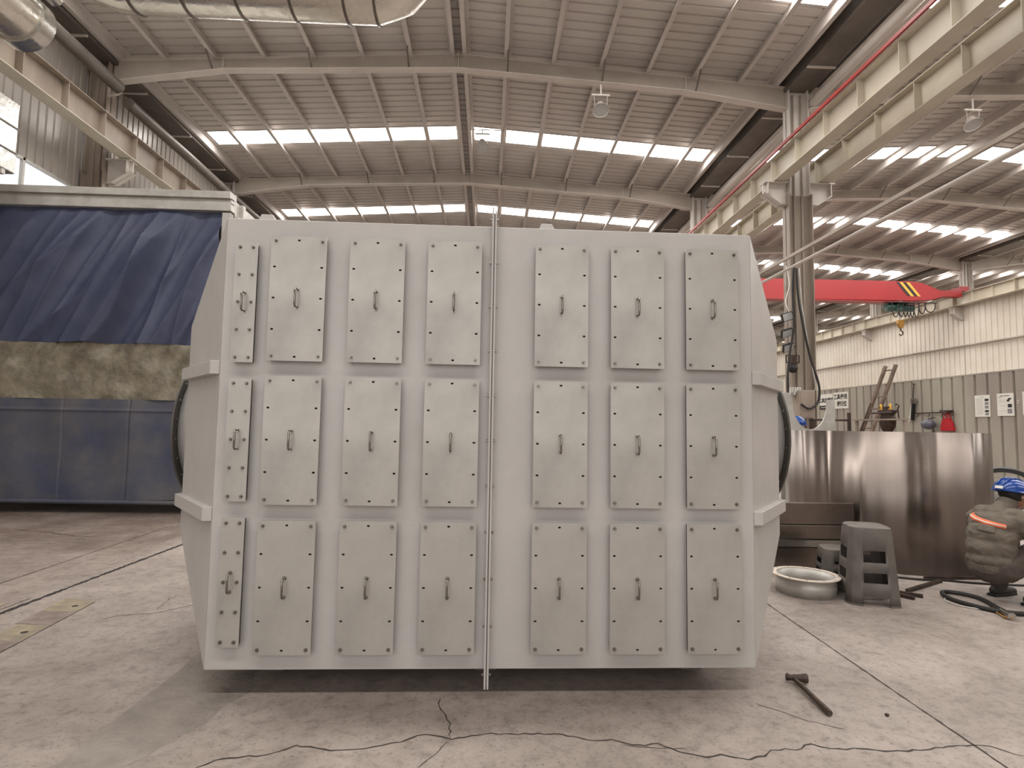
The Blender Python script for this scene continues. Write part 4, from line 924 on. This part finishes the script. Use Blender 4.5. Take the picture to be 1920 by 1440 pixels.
# ================================================================== THE WORKER
t = thing('person', 'squatting worker in blue hard hat and grey overalls facing right', 'person', (4.47, 4.80, 0), radians(12))
def organic(name, chains, blobs, m, parent, voxel, smooth=6, extra=None):
    """one continuous surface grown from tapered limbs and ellipsoids"""
    mb = MB()
    for ch in chains:
        pts = [Vector(c[0]) for c in ch]; rr = [c[1] for c in ch]
        P = []; Rr = []
        for a in range(len(pts) - 1):
            for k in range(6):
                P.append(pts[a].lerp(pts[a + 1], k / 6)); Rr.append(rr[a] + (rr[a + 1] - rr[a]) * k / 6)
        P.append(pts[-1]); Rr.append(rr[-1]); mb.tube(P, Rr, 16)
        for p, q in zip(pts, rr): mb.sphere(tuple(p), q * 1.0, 16, 12)
    for c, rad in blobs: mb.sphere(c, 1.0, 24, 16, rad)
    me = bpy.data.meshes.new(name); me.from_pydata([Vector(p) for p in mb.v], [], mb.f)
    b = bmesh.new(); b.from_mesh(me); bmesh.ops.remove_doubles(b, verts=b.verts, dist=1e-6); bmesh.ops.recalc_face_normals(b, faces=b.faces); b.to_mesh(me); b.free()
    o = bpy.data.objects.new(name, me); COL.objects.link(o); o.parent = parent
    k = o.modifiers.new('r', 'REMESH'); k.mode = 'VOXEL'; k.voxel_size = voxel; k.use_smooth_shade = True
    k = o.modifiers.new('s', 'SMOOTH'); k.factor = .6; k.iterations = smooth
    dg = bpy.context.evaluated_depsgraph_get(); dg.update(); nm = bpy.data.meshes.new_from_object(o.evaluated_get(dg)); o.modifiers.clear(); o.data = nm
    if extra:
        from mathutils import noise
        nm.calc_loop_triangles() if hasattr(nm, 'calc_loop_triangles') else None
        N = [v.normal.copy() for v in nm.vertices]
        for v, n_ in zip(nm.vertices, N): v.co += n_ * extra(v.co)
    nm.materials.clear(); nm.materials.append(m)
    for p in nm.polygons: p.use_smooth = True
    return o
from mathutils import noise as NZ
def creases(amp):
    def f(p):
        q = Vector((p.x * 7, p.y * 7, p.z * 17)); a = NZ.noise(q + Vector((NZ.noise(p * 5) * 2, 0, 0)))
        return amp * (1 - abs(a) * 2.2) * .6 + amp * .5 * NZ.noise(p * 22)
    return f
HD = Vector((.035, 0, .875))
blobs = [(tuple(HD + Vector((-.005, 0, .035))), (.100, .078, .090)), (tuple(HD + Vector((.035, 0, -.04))), (.058, .058, .068)), (tuple(HD + Vector((.095, 0, -.012))), (.018, .013, .022)),
         (tuple(HD + Vector((.072, 0, -.085))), (.028, .034, .022)), (tuple(HD + Vector((-.01, -.079, -.005))), (.017, .009, .030)), (tuple(HD + Vector((-.01, .079, -.005))), (.017, .009, .030)),
         (tuple(HD + Vector((.085, 0, -.055))), (.014, .026, .008)),
         ((-.24, 0, .34), (.12, .14, .11)), ((-.21, 0, .5), (.11, .14, .14)), ((-.15, 0, .65), (.11, .15, .10))]
chains = [[((-.24, 0, .34), .11), ((-.2, 0, .52), .11), ((-.13, 0, .68), .09), ((-.06, 0, .77), .055), ((.0, 0, .84), .055)],
          [((-.12, -.15, .68), .055), ((.00, -.25, .44), .042), ((.22, -.19, .46), .030), ((.25, -.18, .465), .028)],
          [((-.12, .15, .68), .055), ((.04, .25, .46), .042), ((.25, .14, .50), .030), ((.28, .125, .505), .028)]]
for s_, kx in ((-1, 0), (1, .02)):
    chains.append([((-.22, s_ * .09, .30), .09), ((.22 + kx, s_ * .19, .47), .055), ((.0 + kx, s_ * .14, .10), .038), ((.02 + kx, s_ * .14, .05), .035), ((.14 + kx, s_ * .15, .03), .028)])
def hand(wrist, d, side, curl=.5):
    W = Vector(wrist); d = Vector(d).normalized(); up = Vector((0, 0, 1)); sd = d.cross(up).normalized(); up = sd.cross(d)
    palm = W + d * .045
    for k in range(4): chains.append([(tuple(W + sd * (k - 1.5) * .011), .013), (tuple(W + d * .085 + sd * (k - 1.5) * .018), .0115)])
    for k, l in enumerate((.062, .072, .068, .052) if side > 0 else (.052, .068, .072, .062)):
        a = W + d * .085 + sd * (k - 1.5) * .019; b = a + d * l * .45 - up * l * .15; c = b + d * l * .22 - up * l * .38; e_ = c - d * l * .1 - up * l * .25
        chains.append([(tuple(a), .0092), (tuple(b), .0086), (tuple(c), .008), (tuple(e_), .0072)])
    a = W + d * .02 - sd * side * .024; b = a + d * .03 - sd * side * .022 - up * .012; c = b + d * .028 - up * .018
    chains.append([(tuple(a), .012), (tuple(b), .0098), (tuple(c), .0085)])
hand((.265, -.178, .467), (1, .35, -.1), -1); hand((.295, .122, .507), (1, -.35, -.1), 1)
body = organic('body', chains, blobs, M['skin'], t, .0052, 3)
for s_ in (-1, 1):
    MB().sphere(tuple(HD + Vector((.082, s_ * .030, .012))), .011, 12, 8).build('eye', M['white'], body, smooth=True)
    MB().sphere(tuple(HD + Vector((.0915, s_ * .030, .010))), .0045, 8, 6).build('pupil', M['black'], body, smooth=True)
    MB().tube([tuple(HD + Vector((.088, s_ * .015, .034))), tuple(HD + Vector((.086, s_ * .035, .038))), tuple(HD + Vector((.074, s_ * .05, .032)))], .004, 6).build('eyebrow', M['hair'], body, smooth=True)
MB().sphere(tuple(HD + Vector((-.012, 0, .030))), .1, 28, 14, (1.03, .86, .95), -.75).build('hair', M['hair'], t, smooth=True)
MB().sphere(tuple(HD + Vector((.085, 0, -.045))), .045, 16, 10, (.75, 1.05, .95)).build('face_mask', M['alu'], t, smooth=True)
MB().tube([tuple(HD + Vector(v)) for v in ((-.02, -.088, .0), (.03, -.080, -.02), (.075, -.045, -.045))], .005, 6).tube([tuple(HD + Vector(v)) for v in ((-.02, .088, .0), (.03, .080, -.02), (.075, .045, -.045))], .005, 6).build('mask_strap', M['white'], t, smooth=True)
MB().tube([tuple(HD + Vector(v)) for v in ((.02, -.088, .06), (.045, -.078, -.02), (.06, -.05, -.10), (.065, 0, -.118), (.06, .05, -.10), (.045, .078, -.02), (.02, .088, .06))], .005, 6).build('chin_strap', M['black'], t, smooth=True)
# jacket: back and shoulders rounded over, sleeves to the wrists
jc = [[((-.13, -.12, .685), .098), ((-.115, -.185, .665), .086), ((-.05, -.245, .54), .074), ((.00, -.262, .43), .068), ((.11, -.228, .445), .057), ((.23, -.188, .462), .044)],
      [((-.13, .12, .685), .098), ((-.115, .185, .665), .086), ((-.03, .245, .55), .074), ((.04, .258, .455), .068), ((.15, .205, .48), .057), ((.26, .140, .50), .044)],
      [((-.15, 0, .70), .11), ((-.065, 0, .775), .074), ((-.035, 0, .80), .066)]]
jb = [((-.235, 0, .355), (.155, .178, .085)), ((-.235, 0, .45), (.155, .180, .13)), ((-.22, 0, .55), (.15, .185, .14)), ((-.19, 0, .64), (.135, .19, .12))]
jk = organic('jacket', jc, jb, M['jacket'], t, .009, 7, creases(.010))
co_ = MB().lathe([(.066, -.02), (.074, -.012), (.070, .028), (.064, .032), (.060, .0)], (0, 0, 0), 32, closed_prof=True).build('collar', M['jacket'], t, smooth=True)
co_.location = (-.035, 0, .812); co_.rotation_euler = (0, radians(28), 0)
wb_ = MB().lathe([(.90, -.022), (.935, -.02), (.945, .01), (.92, .022)], (0, 0, 0), 40, closed_prof=True).build('waistband', M['jacket'], t, smooth=True)
wb_.location = (-.235, 0, .305); wb_.scale = (.155, .178, 1)
tc_ = [[((-.22, -.09, .30), .115), ((-.03, -.15, .39), .102), ((.17, -.19, .455), .092), ((.205, -.192, .46), .085), ((.13, -.175, .30), .082), ((.02, -.145, .13), .064), ((.01, -.142, .09), .058)],
       [((-.22, .09, .30), .115), ((-.02, .15, .38), .102), ((.19, .19, .445), .092), ((.225, .192, .45), .085), ((.15, .175, .30), .082), ((.04, .145, .13), .064), ((.03, .142, .09), .058)]]
organic('trousers', tc_, [((-.235, 0, .27), (.15, .165, .11))], M['trousers'], t, .009, 6, creases(.009))
for s_, x0 in ((-1, -.01), (1, .01)):
    so = organic('shoe', [[((x0 - .035, s_ * .14, .046), .040), ((x0 + .05, s_ * .143, .042), .040), ((x0 + .13, s_ * .148, .036), .036), ((x0 + .19, s_ * .15, .030), .029)], [((x0, s_ * .14, .05), .038), ((x0 + .01, s_ * .14, .10), .038)]], [], M['shoe'], t, .008, 4)
    MB().prism([(x0 - .08, s_ * .14 - .035), (x0 + .10, s_ * .148 - .045), (x0 + .19, s_ * .15 - .035), (x0 + .222, s_ * .15), (x0 + .19, s_ * .15 + .035), (x0 + .10, s_ * .148 + .045), (x0 - .08, s_ * .14 + .035)], 'z', .001, .022).build('sole', M['black'], so, bevel=.004)
# reflective tape and pocket flap lie on the jacket surface
from mathutils.bvhtree import BVHTree
def on_jacket(a0, a1, zf, w_, m, name, n=24, off=.004):
    b_ = bmesh.new(); b_.from_mesh(jk.data); tree = BVHTree.FromBMesh(b_); vs = []; fs = []; rows = 4
    for i in range(n + 1):
        a = radians(a0 + (a1 - a0) * i / n); z = zf(i / n); d = Vector((cos(a), sin(a), 0)); 
        for k in range(rows + 1):
            zz = z + w_ * (k / rows - .5); ax = Vector((-.17, 0, zz)); hit = tree.ray_cast(ax + d * .6, -d); vs.append((hit[0] if hit[0] else ax) + d * off)
    for i in range(n):
        for k in range(rows): q = i * (rows + 1) + k; fs.append((q, q + 1, q + rows + 2, q + rows + 1))
    b_.free(); return MB().add(vs, fs).build(name, m, t, fix=False, solid=.003, smooth=True)
on_jacket(118, 236, lambda f: .705 - .06 * f, .036, M['orange'], 'reflective_tape')
on_jacket(118, 236, lambda f: .705 - .06 * f, .010, M['silver_tape'], 'tape_stripe', off=.008)
on_jacket(176, 214, lambda f: .625 - .01 * f, .055, M['jacket'], 'pocket_flap', off=.008)
# helmet worn low over the brow
hm = MB().sphere((0, 0, 0), .135, 32, 14, (1.12, .95, .86), 0.0)
hm.lathe([(.128, 0), (.150, -.008), (.152, -.002), (.130, .012)], (0, 0, 0), 32, closed_prof=True)
he = hm.build('helmet', M['helmet_blue'], t, smooth=True); he.location = (.028, 0, .905); he.rotation_euler = (0, radians(10), 0)
MB().prism([(.12, -.015), (.20, -.028), (.20, -.022), (.12, .0)], 'y', -.09, .09).build('peak', M['helmet_blue'], he, bevel=.003)
for yy in (-.03, 0, .03):
    MB().tube([(.14 * cos(a) * 1.08, yy, .135 * .875 * sin(a)) for a in [pi * (.12 + .76 * k / 12) for k in range(13)]], .006, 6).build('ridge', M['helmet_blue'], he, smooth=True)
MB().box(-.155, -.148, -.03, .03, .008, .03).build('sticker', M['white'], he)
# workpiece held in the hands
t2 = thing('workpiece', 'pale metal bracket held in the hands of the worker', 'part', (4.84, 4.86, 0), radians(12))
MB().bar((.03, -.10, .455), (.03, .12, .50), .03, .05).bar((.03, -.10, .455), (.16, -.05, .50), .02, .02).build('bracket', M['glove'], t2)

bpy.context.view_layer.update()
